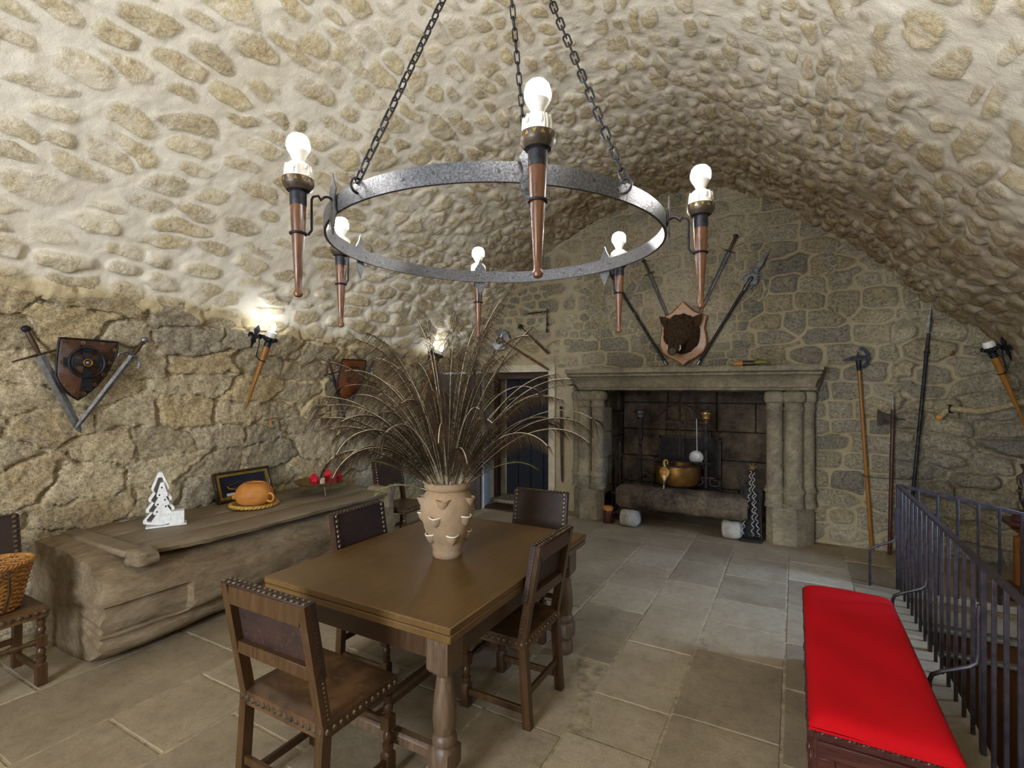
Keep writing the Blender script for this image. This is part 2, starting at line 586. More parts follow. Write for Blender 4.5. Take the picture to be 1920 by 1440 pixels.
    def prism(s, outline, y0, y1, bev=0.0):
        """outline in x,z ; extruded in y. bev pulls the y0/y1 faces inwards."""
        n = len(outline)
        cx = sum(p[0] for p in outline) / n
        cz = sum(p[1] for p in outline) / n

        def ring(y, k):
            return [((p[0] - cx) * k + cx, y, (p[1] - cz) * k + cz) for p in outline]
        if bev:
            d = (y1 - y0)
            sg = 1 if d > 0 else -1
            vs = ring(y0, 1 - bev) + ring(y0 + abs(d) * 0.25 * sg, 1) + ring(y1 - abs(d) * 0.25 * sg, 1) + ring(y1, 1 - bev)
        else:
            vs = ring(y0, 1) + ring(y1, 1)
        L = len(vs) // n
        fs = [tuple(range(n)), tuple((L - 1) * n + k for k in range(n))[::-1]]
        for j in range(L - 1):
            for k in range(n):
                a = j * n + k; b = j * n + (k + 1) % n
                fs.append((a, a + n, b + n, b))
        return s.add(vs, fs)

    def ring(s, c, R, r, n=24, m=8, M3=None, a0=0, a1=2 * PI, ell=1.0):
        M3 = M3 or Matrix.Identity(3)
        c = Vector(c)
        full = abs(a1 - a0) > 6.28
        pts = [c + M3 @ Vector((R * math.cos(a0 + (a1 - a0) * k / n), R * ell * math.sin(a0 + (a1 - a0) * k / n), 0)) for k in range(n if full else n + 1)]
        return s.tube(pts, r, m, closed=full)

    def build(s, name, mat, parent=None, smooth=True, angle=40):
        me = bpy.data.meshes.new(name)
        me.from_pydata(s.v, [], s.f)
        me.update()
        bm = bmesh.new()
        bm.from_mesh(me)
        bmesh.ops.recalc_face_normals(bm, faces=bm.faces)
        if smooth:
            lim = math.radians(angle)
            for f in bm.faces:
                f.smooth = True
            for e in bm.edges:
                if len(e.link_faces) != 2 or e.calc_face_angle(0) > lim:
                    e.smooth = False
        bm.to_mesh(me)
        bm.free()
        me.materials.append(M[mat] if isinstance(mat, str) else mat)
        o = bpy.data.objects.new(name, me)
        COL.objects.link(o)
        if parent is not None:
            o.parent = parent
        return o


def tag(o, label, cat, group=None, kind=None):
    if label:
        o['label'] = label
    if cat:
        o['category'] = cat
    if group:
        o['group'] = group
    if kind:
        o['kind'] = kind
    return o


def struct(o):
    o['kind'] = 'structure'
    return o


def thing(name, loc, label, cat, group=None, rz=0.0, mat=None):
    o = bpy.data.objects.new(name, None)
    o.empty_display_size = 0.1
    if mat is not None:
        o.matrix_world = mat
    else:
        o.location = loc
        o.rotation_euler = (0, 0, rz)
    COL.objects.link(o)
    return tag(o, label, cat, group)


def copy_tree(o, parent=None):
    c = o.copy()
    COL.objects.link(c)
    if parent is not None:
        c.parent = parent
    for ch in list(o.children):
        copy_tree(ch, c)
    return c


def frame(p, q, normal):
    """matrix whose local z runs p -> q and whose local -y faces along normal"""
    p, q, n = Vector(p), Vector(q), Vector(normal)
    z = (q - p).normalized()
    x = z.cross(-n).normalized() * -1
    y = z.cross(x)
    R = Matrix((x, y, z)).transposed().to_4x4()
    return Matrix.Translation(p) @ R

# ------------------------------------------------------------------ numpy noise and masonry
def nhash(i, j, seed):
    with np.errstate(over='ignore'):
        h = (i.astype(np.int64) * 374761393 + j.astype(np.int64) * 668265263 + np.int64(seed) * 1442695041) & 0xFFFFFFFF
        h = ((h ^ (h >> 13)) * 1274126177) & 0xFFFFFFFF
        h = ((h ^ (h >> 16)) * 2246822519) & 0xFFFFFFFF
        h = h ^ (h >> 15)
    return (h & 0xFFFFFF).astype(np.float64) / 0xFFFFFF


def vnoise(x, y, seed=0):
    xi = np.floor(x); yi = np.floor(y)
    fx = x - xi; fy = y - yi
    fx = fx * fx * (3 - 2 * fx); fy = fy * fy * (3 - 2 * fy)
    a = nhash(xi, yi, seed); b = nhash(xi + 1, yi, seed)
    c = nhash(xi, yi + 1, seed); d = nhash(xi + 1, yi + 1, seed)
    return (a * (1 - fx) + b * fx) * (1 - fy) + (c * (1 - fx) + d * fx) * fy


def fbm(x, y, seed=0, o=4):
    s = 0; a = 0.5; t = 0
    for k in range(o):
        s = s + a * vnoise(x * 2 ** k, y * 2 ** k, seed + 17 * k)
        t += a
        a *= 0.5
    return s / t


def masonry(U, V, w, h, seed, p=3.0, jit=0.6, warp=0.05):
    """irregular coursed stones: (distance to joint, random id, distance to own centre)"""
    U = U + (fbm(U * 2.2, V * 2.2, seed + 5) - 0.5) * warp * 2 + (vnoise(U * 9, V * 9, seed + 6) - 0.5) * warp * 0.45
    V = V + (fbm(U * 1.7, V * 2.2, seed + 8) - 0.5) * warp * 2 + (vnoise(U * 9, V * 9, seed + 9) - 0.5) * warp * 0.35
    F1 = np.full(U.shape, 9.0); F2 = np.full(U.shape, 9.0)
    ID = np.zeros(U.shape)
    r0 = np.floor(V / h)
    for dr in (-1, 0, 1):
        r = r0 + dr
        off = nhash(r, r * 0, seed + 1)
        ws = w * (0.75 + 0.6 * nhash(r, r * 0 + 3, seed + 2))
        c0 = np.floor(U / ws + off)
        for dc in (-2, -1, 0, 1, 2):
            c = c0 + dc
            cx = (c + 0.5 + jit * (nhash(c, r, seed + 3) - 0.5) - off) * ws
            cy = (r + 0.5 + jit * 0.45 * (nhash(c, r, seed + 4) - 0.5)) * h
            sx = ws * (0.5 + 0.25 * (nhash(c, r, seed + 11) - 0.5))
            sy = h * (0.5 + 0.22 * (nhash(c, r, seed + 12) - 0.5))
            tl = (nhash(c, r, seed + 13) - 0.5) * 0.5 * jit
            dx = (U - cx); dy = (V - cy)
            dx2 = dx + dy * tl; dy2 = dy - dx * tl * 0.4
            d = (np.abs(dx2 / sx) ** p + np.abs(dy2 / sy) ** p) ** (1 / p)
            idd = nhash(c, r, seed + 7)
            m = d < F1
            F2 = np.where(m, F1, np.minimum(F2, d))
            ID = np.where(m, idd, ID)
            F1 = np.where(m, d, F1)
    return F2 - F1, ID, F1


def sstep(a, b, x):
    t = np.clip((x - a) / (b - a), 0, 1)
    return t * t * (3 - 2 * t)


def grid_mesh(name, P, skip, mat, attrs, flip=False):
    nr, nc = P.shape[:2]
    keep = ~skip
    idx = np.arange(nr * nc).reshape(nr, nc)
    a = idx[:-1, :-1][keep]; b = idx[:-1, 1:][keep]; c = idx[1:, 1:][keep]; d = idx[1:, :-1][keep]
    q = np.stack([a, d, c, b] if flip else [a, b, c, d], 1)
    me = bpy.data.meshes.new(name)
    me.vertices.add(nr * nc)
    me.vertices.foreach_set('co', P.reshape(-1).astype(np.float32))
    me.loops.add(q.size)
    me.loops.foreach_set('vertex_index', q.reshape(-1).astype(np.int32))
    me.polygons.add(len(q))
    me.polygons.foreach_set('loop_start', (np.arange(len(q)) * 4).astype(np.int32))
    me.polygons.foreach_set('loop_total', np.full(len(q), 4, np.int32))
    me.polygons.foreach_set('use_smooth', np.ones(len(q), bool))
    me.update(calc_edges=True)
    for k, v in attrs.items():
        at = me.attributes.new(k, 'FLOAT', 'POINT')
        at.data.foreach_set('value', v.reshape(-1).astype(np.float32))
    bm = bmesh.new(); bm.from_mesh(me)
    loose = [v for v in bm.verts if not v.link_faces]
    bmesh.ops.delete(bm, geom=loose, context='VERTS')
    bm.to_mesh(me); bm.free()
    me.materials.append(M[mat])
    o = bpy.data.objects.new(name, me)
    COL.objects.link(o)
    return struct(o)


# room profile (x, z): left wall, vault, right wall
PROF = [(-4.74, -0.2), (-4.73, 0.5), (-4.70, 1.3), (-4.62, 1.95), (-4.33, 2.52), (-3.85, 3.06), (-3.15, 3.62), (-2.3, 4.04), (-1.4, 4.22),
        (-0.6, 4.08), (0.08, 3.66), (0.68, 3.18), (1.17, 2.64), (1.62, 2.3), (1.93, 1.9), (2.02, 1.3), (2.03, 0.4), (2.03, -0.6), (2.03, -1.7)]
YB = 6.62


def prof_table():
    pts = []
    Pn = [np.array(p) for p in PROF]
    for i in range(len(Pn) - 1):
        p0 = Pn[max(i - 1, 0)]; p1 = Pn[i]; p2 = Pn[i + 1]; p3 = Pn[min(i + 2, len(Pn) - 1)]
        for k in range(16):
            t = k / 16
            pts.append(0.5 * ((2 * p1) + (-p0 + p2) * t + (2 * p0 - 5 * p1 + 4 * p2 - p3) * t * t + (-p0 + 3 * p1 - 3 * p2 + p3) * t ** 3))
    pts.append(Pn[-1])
    pts = np.array(pts)
    s = np.concatenate([[0], np.cumsum(np.linalg.norm(np.diff(pts, axis=0), axis=1))])
    return pts, s


PT, PS = prof_table()
SMAX = PS[-1]


def s_at_z(z, side):
    if side < 0:
        k = np.argmax(PT[:, 1] > z)
    else:
        k = len(PT) - 1 - np.argmax(PT[::-1, 1] > z)
    return PS[k]


S_L = s_at_z(2.3, -1)
S_R = s_at_z(2.3, 1)


def wall_fields(Y, S):
    """height, and material attributes for the left wall, vault and right wall as one field"""
    X = np.interp(S, PS, PT[:, 0]); Z = np.interp(S, PS, PT[:, 1])
    line = 2.42 - 0.05 * (Y - 1.4) + 0.16 * (fbm(Y * 1.6, Y * 0, 71) - 0.5)
    right = S > SMAX * 0.6
    v = np.where(right, sstep(1.95, 2.25, Z), sstep(line - 0.05, line + 0.1, Z))       # 1 on the vault
    e1, id1, f1 = masonry(Y, S, 0.46, 0.225, 101, 3.0, 0.9, 0.10)
    e2, id2, f2 = masonry(Y, S, 0.34, 0.155, 202, 2.4, 0.95, 0.10)
    e3, id3, f3 = masonry(Y, S, 0.22, 0.12, 303, 2.2, 0.95, 0.08)
    small = sstep(0.44, 0.56, fbm(Y * 1.1, S * 1.1, 33)) * sstep(3.3, 3.9, Z + 0.3 * (Y - 3))
    ev = e2 * (1 - small) + e3 * small
    idv = np.where(small > 0.5, id3, id2)
    miss = np.where(small > 0.5, nhash(np.floor(id3 * 9999), np.floor(id3 * 0), 5), nhash(np.floor(id2 * 9999), np.floor(id2 * 0), 5))
    fv = np.where(small > 0.5, f3, f2)
    ev = ev * 0.75 + (1 - fv) * 0.55 - 0.40 * sstep(0.55, 0.72, miss) - 0.16 * miss + 0.10
    edge = e1 * (1 - v) + ev * v
    rid = np.where(v > 0.5, idv, id1)
    patch = fbm(Y * 0.8, S * 0.8, 44, 3)
    th = (0.02 + 0.24 * sstep(0.5, 0.7, patch)) * (1 - v) + (0.28 + 0.30 * (patch - 0.45)) * v
    # springing line: smeared beige mortar band
    band = np.exp(-((Z - line) / 0.045) ** 2) * (~right)
    edge = edge - band * 0.8
    zone = v * (1 - np.clip(band * 1.4, 0, 1))
    rough = fbm(Y * 13, S * 13, 9, 5) - 0.5
    h1 = sstep(0.0, 0.17, e1 + rough * 0.5) * (0.026 + 0.040 * (id1 - 0.3)) + rough * 0.045
    ledge = np.exp(-((Z - (line + 0.28)) / 0.22) ** 2) * (~right)
    far = sstep(2.8, 5.0, Y)
    h2 = sstep(0.1, 0.8, ev) * (0.005 + 0.013 * far + (0.006 + 0.016 * far) * idv + 0.045 * ledge * idv) + rough * 0.022 * (1 + 0.9 * sstep(3.2, 4.6, Y))
    hh = h1 * (1 - v) + h2 * v + (fbm(Y * 1.3, S * 1.3, 55, 3) - 0.5) * 0.10 + band * 0.012
    # soot left by the hearth smoke: vault above the back wall
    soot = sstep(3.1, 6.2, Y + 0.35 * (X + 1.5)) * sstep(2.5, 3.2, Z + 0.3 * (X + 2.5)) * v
    return X, Z, hh, dict(edge=edge, rnd=rid, th=th, zone=zone, soot=soot)


def sweep(name, s0, s1, y0, y1, step, skipfn=None, taper=False):
    ns = max(2, int((s1 - s0) / step)); ny = max(2, int((y1 - y0) / step))
    S, Y = np.meshgrid(np.linspace(s0, s1, ns), np.linspace(y0, y1, ny), indexing='ij')
    X, Z, h, at = wall_fields(Y, S)
    ds = 0.02
    tx = np.interp(S + ds, PS, PT[:, 0]) - np.interp(S - ds, PS, PT[:, 0])
    tz = np.interp(S + ds, PS, PT[:, 1]) - np.interp(S - ds, PS, PT[:, 1])
    L = np.sqrt(tx * tx + tz * tz)
    nx, nz = tz / L, -tx / L            # points into the room
    P = np.stack([X + nx * h, Y, Z + nz * h], -1)
    skip = np.zeros((ns - 1, ny - 1), bool)
    if skipfn:
        skip = skipfn(Y[:-1, :-1], Z[:-1, :-1])
    return grid_mesh(name, P, skip, 'stone_left', at)


YN = 0.8
sweep('wall_left', 0, S_L, YN, YB + 0.05, 0.0125)
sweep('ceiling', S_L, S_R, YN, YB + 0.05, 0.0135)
WIN = (3.95, 5.35, 0.90, 2.12)
sweep('wall_right', S_R, SMAX, YN, YB + 0.05, 0.02, lambda Y, Z: (Y > WIN[0]) & (Y < WIN[1]) & (Z > WIN[2]) & (Z < WIN[3]))
# the part of the room behind the viewer
sweep('wall_left_rear', 0, S_L, -3.0, YN + 0.02, 0.06)
sweep('ceiling_rear', S_L, S_R, -3.0, YN + 0.02, 0.06)
sweep('wall_right_rear', S_R, SMAX, -3.0, YN + 0.02, 0.06)


def frame_ring(mb, y0, y1, z0, z1, x0, x1, w):
    mb.box(((x0 + x1) / 2, y0 - w / 2, (z0 + z1) / 2), (x1 - x0, w, z1 - z0 + 2 * w))
    mb.box(((x0 + x1) / 2, y1 + w / 2, (z0 + z1) / 2), (x1 - x0, w, z1 - z0 + 2 * w))
    mb.box(((x0 + x1) / 2, (y0 + y1) / 2, z0 - w / 2), (x1 - x0, y1 - y0, w))
    mb.box(((x0 + x1) / 2, (y0 + y1) / 2, z1 + w / 2), (x1 - x0, y1 - y0, w))
    return mb


wf = struct(frame_ring(MB(), WIN[0] - 0.0, WIN[1] + 0.0, WIN[2], WIN[3], 1.86, 2.35, 0.10).build('window_1', 'plaster'))

# rear wall; its window opening is invented to let the fill light in
mb = MB()
mb.box((-3.6, -3.1, 2.0), (2.6, 0.2, 4.6)); mb.box((1.1, -3.1, 2.0), (3.8, 0.2, 4.6))
mb.box((-1.55, -3.1, 0.35), (1.5, 0.2, 1.3)); mb.box((-1.55, -3.1, 3.6), (1.5, 0.2, 1.4))
struct(mb.build('wall_rear', 'plaster'))


# ------------------------------------------------------------------ back wall
FBX0, FBX1, FBZ = -2.18, -0.28, 1.70           # fireplace opening
DX0, DX1, DZ = -4.07, -3.07, 1.957             # doorway


def back_wall():
    x0, x1, z0, z1, st = -4.85, 2.15, -1.7, 4.35, 0.0145
    nx = int((x1 - x0) / st); nz = int((z1 - z0) / st)
    X, Z = np.meshgrid(np.linspace(x0, x1, nx), np.linspace(z0, z1, nz), indexing='ij')
    e1, id1, f1 = masonry(X, Z, 0.36, 0.20, 404, 6.0, 0.6, 0.03)
    e2, id2, f2 = masonry(X, Z, 0.20, 0.115, 505, 3.5, 0.85, 0.035)
    e3, id3, f3 = masonry(X, Z, 0.44, 0.18, 606, 4.0, 0.85, 0.08)
    sm = sstep(0.50, 0.60, fbm(X * 1.4, Z * 1.4, 12)) * sstep(1.9, 2.1, Z)
    e = np.where(sm > 0.5, e2, e1); rid = np.where(sm > 0.5, id2, id1)
    rr = sstep(0.75, 1.05, X + 0.25 * (fbm(X * 2, Z * 2, 3) - 0.5)) * sstep(2.6, 2.3, Z)      # rough right hand part
    e = np.where(rr > 0.5, e3, e); rid = np.where(rr > 0.5, id3, rid)
    lf = sstep(-2.3, -2.9, X) * sstep(2.0, 2.15, Z)
    th = 0.17 + 0.22 * (fbm(X, Z, 8) - 0.5) + lf * 0.3
    th = np.where(rr > 0.5, 0.05 + 0.25 * sstep(0.5, 0.65, fbm(X * 1.5, Z * 1.5, 21)), th)
    # smooth plaster above and beside the door
    tri = sstep(0.0, 0.04, 2.38 - 0.50 * np.abs(X + 3.62) - Z) * sstep(-2.62, -2.72, X)
    side = sstep(-2.60, -2.66, X) * sstep(2.05, 1.98, Z)
    pl = np.clip(tri + side, 0, 1)
    e = e * (1 - pl) - 0.6 * pl
    rough = fbm(X * 15, Z * 15, 91, 4) - 0.5
    h = sstep(0.12, 0.5, e) * (0.012 + 0.012 * rid + 0.022 * rid * rr) + rough * (0.012 + 0.012 * rr) * (1 - 0.7 * pl) + (fbm(X * 1.2, Z * 1.2, 61, 3) - 0.5) * 0.05
    h = h * (1 + 1.1 * rr)
    P = np.stack([X, YB - h, Z], -1)
    Xc, Zc = X[:-1, :-1], Z[:-1, :-1]
    skip = ((Xc > FBX0 - 0.02) & (Xc < FBX1 + 0.02) & (Zc < FBZ + 0.05)) | ((Xc > DX0) & (Xc < DX1) & (Zc < DZ))
    left = PT[:np.argmax(PT[:, 1]) + 1]; rt = PT[np.argmax(PT[:, 1]):]
    # keep only what lies inside the vault outline (plus a margin)
    zt = np.interp(Xc, PT[(PT[:, 1] > 1.9)][:, 0], PT[(PT[:, 1] > 1.9)][:, 1])
    skip |= (Zc > zt + 0.22) & (Zc > 2.0)
    skip |= (Xc < 0.6) & (Zc < -0.12)
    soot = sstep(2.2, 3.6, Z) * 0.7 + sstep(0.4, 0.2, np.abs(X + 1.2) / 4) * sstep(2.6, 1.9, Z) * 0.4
    zone = 0.35 * sstep(0.4, 0.7, fbm(X * 1.1, Z * 1.1, 77))
    return grid_mesh('wall_back', P, skip, 'stone_back', dict(edge=e, rnd=rid, th=th, zone=zone, soot=soot), flip=False)


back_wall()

# fireplace recess (firebox): sides, back and dark hood
mb = MB()


def blocks(mb, x0, x1, z0, z1, place, rows=5, seed=1):
    rnd = random.Random(seed)
    z = z0
    for r in range(rows):
        zz = z0 + (z1 - z0) * (r + 1) / rows
        x = x0
        while x < x1 - 0.02:
            w = min(rnd.uniform(0.35, 0.75), x1 - x)
            if x1 - x - w < 0.15:
                w = x1 - x
            place(x + w / 2, (z + zz) / 2, w - 0.008, zz - z - 0.008, rnd.uniform(0, 0.015))
            x += w
        z = zz


FBY = 7.25
blocks(mb, FBX0, FBX1, 0, 1.9, lambda x, z, w, h, d: mb.box((x, FBY + 0.06 - d, z), (w, 0.12, h), None, 0.01), 5, 3)
blocks(mb, YB - 0.02, FBY, 0, 1.75, lambda y, z, w, h, d: mb.box((FBX0 - 0.07 + d, y, z), (0.12, w, h), None, 0.01), 5, 4)
blocks(mb, YB - 0.02, FBY, 0, 1.75, lambda y, z, w, h, d: mb.box((FBX1 + 0.07 - d, y, z), (0.12, w, h), None, 0.01), 5, 5)
mb.box(((FBX0 + FBX1) / 2, FBY + 0.18, 1.2), (2.4, 0.1, 2.6))
mb.box((FBX0 - 0.18, 7.08, 1.2), (0.1, 0.7, 2.6)); mb.box((FBX1 + 0.18, 7.08, 1.2), (0.1, 0.7, 2.6))
mb.box(((FBX0 + FBX1) / 2, 7.08, 2.5), (2.4, 0.7, 0.1)); mb.box(((FBX0 + FBX1) / 2, 6.76, 2.1), (2.2, 0.08, 0.85))
struct(mb.build('trim_firebox', 'granite_dark'))

# ------------------------------------------------------------------ doorway
mb = MB()
mb.box((DX0 - 0.05, YB + 0.2, DZ / 2), (0.1, 0.5, DZ)); mb.box((DX1 + 0.05, YB + 0.2, DZ / 2), (0.1, 0.5, DZ))
mb.box(((DX0 + DX1) / 2, YB + 0.2, DZ + 0.05), (DX1 - DX0 + 0.2, 0.5, 0.1))
mb.box(((DX0 + DX1) / 2, YB + 0.5, 1.0), (1.4, 0.04, 2.2)); mb.box((DX0 - 0.12, YB + 0.3, 1.0), (0.1, 0.5, 2.2)); mb.box((DX1 + 0.12, YB + 0.3, 1.0), (0.1, 0.5, 2.2))
struct(mb.build('trim_1', 'plaster'))
# plastered wall end beside the door
mb = MB()
mb.box((-4.34, 6.36, DZ / 2), (0.94, 0.52, DZ), None, 0.012)
mb.v = [((x + (0.2 if (y > 6.4 and x > -4.0) else 0.0) * -1), y, z) for x, y, z in mb.v]
struct(mb.build('trim_2', 'jamb_white'))
d2 = thing('door_2', ((DX0 + DX1) / 2, YB + 0.16, 0), None, None)
struct(d2)
mb = MB()
mb.box((-(DX1 - DX0) / 2 + 0.03, 0, DZ / 2), (0.06, 0.12, DZ), None, 0.006); mb.box(((DX1 - DX0) / 2 - 0.03, 0, DZ / 2), (0.06, 0.12, DZ), None, 0.006)
mb.box((0, 0, DZ - 0.05), (DX1 - DX0, 0.12, 0.1), None, 0.006)
mb.build('door_frame', 'door_wood', d2)
mb = MB()
for k in range(4):
    mb.box((-0.33 + k * 0.22, 0.24, 0.93), (0.214, 0.04, 1.86), None, 0.006)
mb.build('door_leaf', 'doorway', d2)  # near-black boards added in place of the dark room behind the opening
mb = MB(); mb.box((0, 0.06, 0.02), (0.95, 0.5, 0.05), None, 0.01)
mb.build('threshold', 'granite', d2)
d1 = thing('door_1', (-3.86, 6.02, 0), None, None, rz=math.radians(198))
struct(d1)
mb = MB(); mb.box((0.36, 0, 0.97), (0.72, 0.05, 1.9), None, 0.006)
mb.build('door_leaf', 'door_wood', d1)
mb = MB()
for z in (0.45, 1.35):
    for x in (0.19, 0.53):
        for sy in (-1, 1):
            mb.box((x, sy * 0.028, z), (0.24, 0.012, 0.66), None, 0.005)
mb.build('door_panel', 'door_wood', d1)
mb = MB(); mb.ball((0.66, 0.05, 1.0), 0.025)
mb.build('door_knob', 'brass', d1)

mt0 = thing('doormat', (-3.62, 6.32, 0), 'small dark brown mat on the floor in front of the doorway', 'mat')
mb = MB(); mb.box((0, 0, 0.010), (0.62, 0.36, 0.012), None, 0.003)
for k in range(24):
    mb.box((-0.29 + 0.0252 * k, 0, 0.018), (0.014, 0.33, 0.006), None, 0.002)
mb.build('pile', 'dark_wood', mt0)

# ------------------------------------------------------------------ floor
PITX, PITY = 0.81, 5.40


def floor():
    rnd = random.Random(5)
    xs = [-4.95, -4.35, -3.76, -3.12, -2.60, -2.03, -1.46, -1.0, -0.57, -0.055, 0.44, PITX]
    vs, fs, rn = [], [], []

    def slab(x0, x1, y0, y1):
        g = 0.0035
        x0, x1, y0, y1 = x0 + g, x1 - g, y0 + g, y1 - g
        if x1 - x0 < 0.05 or y1 - y0 < 0.03:
            return
        r = rnd.random()
        hz0 = rnd.uniform(-0.0025, 0.0025)
        nx_, ny_ = max(2, int((x1 - x0) / 0.07)), max(2, int((y1 - y0) / 0.07))
        b = len(vs)
        xx = [x0] + [x0 + 0.007 + (x1 - x0 - 0.014) * i / nx_ for i in range(nx_ + 1)] + [x1]
        yy = [y0] + [y0 + 0.007 + (y1 - y0 - 0.014) * j / ny_ for j in range(ny_ + 1)] + [y1]
        for i, x in enumerate(xx):
            for j, y in enumerate(yy):
                edge = i in (0, len(xx) - 1) or j in (0, len(yy) - 1)
                z = -0.007 if edge else hz0 + 0.0015 * math.sin(7 * x + 3 * y + r * 6)
                wx = 0.0035 * math.sin(31 * y + 9 * r) if i in (0, len(xx) - 1) else 0
                wy = 0.0035 * math.sin(29 * x + 7 * r) if j in (0, len(yy) - 1) else 0
                vs.append((x + wx, y + wy, z)); rn.append(r)
        n = len(yy)
        for i in range(len(xx) - 1):
            for j in range(n - 1):
                a = b + i * n + j
                fs.append((a, a + n, a + n + 1, a + 1))

    preset = {7: [2.73, 3.40, 4.10, 4.66], 8: [2.75, 3.52, 3.99, 4.45, 5.05], 6: [2.3, 3.05, 3.85, 4.35, 4.95], 9: [2.62, 3.3, 3.9, 4.6, 5.2],
              2: [0.9, 2.0, 2.9], 3: [1.28, 1.75, 2.6], 4: [1.0, 1.62, 2.4]}
    for r in range(len(xs) - 1):
        cuts = [-3.1]
        y = -3.1
        pre = preset.get(r, [])
        lo = pre[0] if pre else 99
        while y < FBY - 0.1:
            y += rnd.uniform(0.5, 0.85)
            if pre and y > lo - 0.3 and y < pre[-1]:
                cuts += pre
                y = pre[-1]
                pre = []
                continue
            cuts.append(y)
        cuts[-1] = FBY + 0.1
        for a, c in zip(cuts, cuts[1:]):
            slab(xs[r], xs[r + 1], a, min(c, FBY + 0.1))
    for (x0, x1) in ((0.81, 1.3), (1.3, 2.1)):
        slab(x0, x1, PITY, 6.0); slab(x0, x1, 6.0, 6.7)
    me = bpy.data.meshes.new('floor')
    me.from_pydata(vs, [], fs)
    at = me.attributes.new('rnd', 'FLOAT', 'POINT')
    at.data.foreach_set('value', rn)
    me.materials.append(M['floor'])
    o = bpy.data.objects.new('floor', me)
    COL.objects.link(o)
    return struct(o)


fl = floor()
mb = MB()
mb.box(((-4.95 + PITX) / 2, 2.05, -0.0585), (PITX + 4.95, 10.4, 0.11))
mb.box(((PITX + 2.1) / 2, (PITY + 6.75) / 2, -0.0585), (2.1 - PITX, 6.75 - PITY, 0.11))
fm = mb.build('floor_mortar', 'floor_mortar')
struct(fm)
fm.parent = fl

# stairwell: lit stone curb under the landing, boarded lower part, steps
mb = MB()
mb.box((1.42, PITY + 0.03, -0.03), (1.24, 0.10, 0.06), None, 0.012)
mb.box((1.42, PITY + 0.05, -0.15), (1.24, 0.08, 0.22), None, 0.02)
struct(mb.build('trim_3', 'granite_pale'))
mb = MB()
mb.box((1.42, PITY + 0.02, -0.285), (1.24, 0.10, 0.035), None, 0.008)
mb.box((1.42, PITY + 0.02, -0.475), (1.24, 0.10, 0.03), None, 0.008)
struct(mb.build('trim_4', 'zinc'))
mb = MB()
mb.box((1.42, PITY + 0.06, -0.38), (1.24, 0.05, 0.18)); mb.box((1.42, PITY + 0.09, -1.1), (1.24, 0.05, 1.3))
struct(mb.build('wall_stairwell_far', 'pit_wood'))
mb = MB()
mb.box((PITX + 0.005, 1.9, -0.9), (0.06, 7.1, 1.5))
struct(mb.build('wall_stairwell_side', 'plaster'))
mb = MB()
for k in range(9):
    mb.box((1.42, 2.2 + k * 0.28, -0.2 - k * 0.17 - 0.3), (1.16, 0.30, 0.6), None, 0.015)
mb.box((1.42, 5.0, -1.75), (1.2, 1.2, 0.1)); mb.box((1.42, -0.5, -0.05), (1.2, 5.2, 0.1))
struct(mb.build('floor_stair', 'granite'))


# ------------------------------------------------------------------ fireplace
def blob(mb, c, size, seed, n=14, m=10, rough=0.12, box=2.6):
    """an irregular rounded block of stone"""
    c = Vector(c)
    b = len(mb.v)
    mb.ball((0, 0, 0), 1.0, n, m)
    rnd = random.Random(seed)
    ph = [rnd.uniform(0, 6) for _ in range(6)]
    for i in range(b, len(mb.v)):
        d = Vector(mb.v[i]).normalized()
        k = (abs(d.x) ** box + abs(d.y) ** box + abs(d.z) ** box) ** (-1 / box)
        k *= 1 + rough * (math.sin(3 * d.x * 2 + ph[0]) + math.sin(5 * d.y + ph[1]) + math.sin(4 * d.z + ph[2]) + math.sin(9 * d.x + 7 * d.z + ph[3]) * 0.5) * 0.4
        mb.v[i] = tuple(c + Vector((d.x * k * size[0] / 2, d.y * k * size[1] / 2, d.z * k * size[2] / 2)))
    return mb


fp = thing('fireplace', (-1.2, 6.4, 0), 'wide carved granite fireplace with moulded mantel on clustered columns', 'fireplace')


def L3(x, y, z):
    return (x + 1.2, y - 6.4, z)


# mantel: moulded profile in (y, z), swept in x
prof = [(6.72, 1.69), (6.36, 1.69), (6.32, 1.70), (6.31, 1.72), (6.34, 1.735), (6.33, 1.76), (6.31, 1.80), (6.27, 1.835), (6.25, 1.85), (6.27, 1.86), (6.235, 1.875),
        (6.225, 1.895), (6.245, 1.905), (6.205, 1.915), (6.20, 1.955), (6.21, 1.97), (6.72, 1.97)]
mb = MB()
mx0, mx1 = -2.66, 0.27
vs = []
NX = 30
for i in range(NX + 1):
    x = mx0 + (mx1 - mx0) * i / NX
    e = 1.0
    for (y, z) in prof:
        inset = max(0.0, (y - 6.2)) * 0.0
        rx = x
        if i == 0:
            rx = mx0 + (y - 6.2) * 0.55 * (y < 6.6)
        if i == NX:
            rx = mx1 - (y - 6.2) * 0.55 * (y < 6.6)
        w = 0.004 * math.sin(i * 2.1 + z * 40) if 0 < i < NX else 0
        vs.append(L3(rx, y + w * (y < 6.6), z + w * 0.6 * (y < 6.6)))
n = len(prof)
fs = [tuple(range(n)), tuple(NX * n + k for k in range(n))[::-1]]
for i in range(NX):
    for k in range(n):
        a = i * n + k; b = i * n + (k + 1) % n
        fs.append((a, a + n, b + n, b))
mb.add(vs, fs)
mb.build('mantel', 'granite', fp, angle=30)


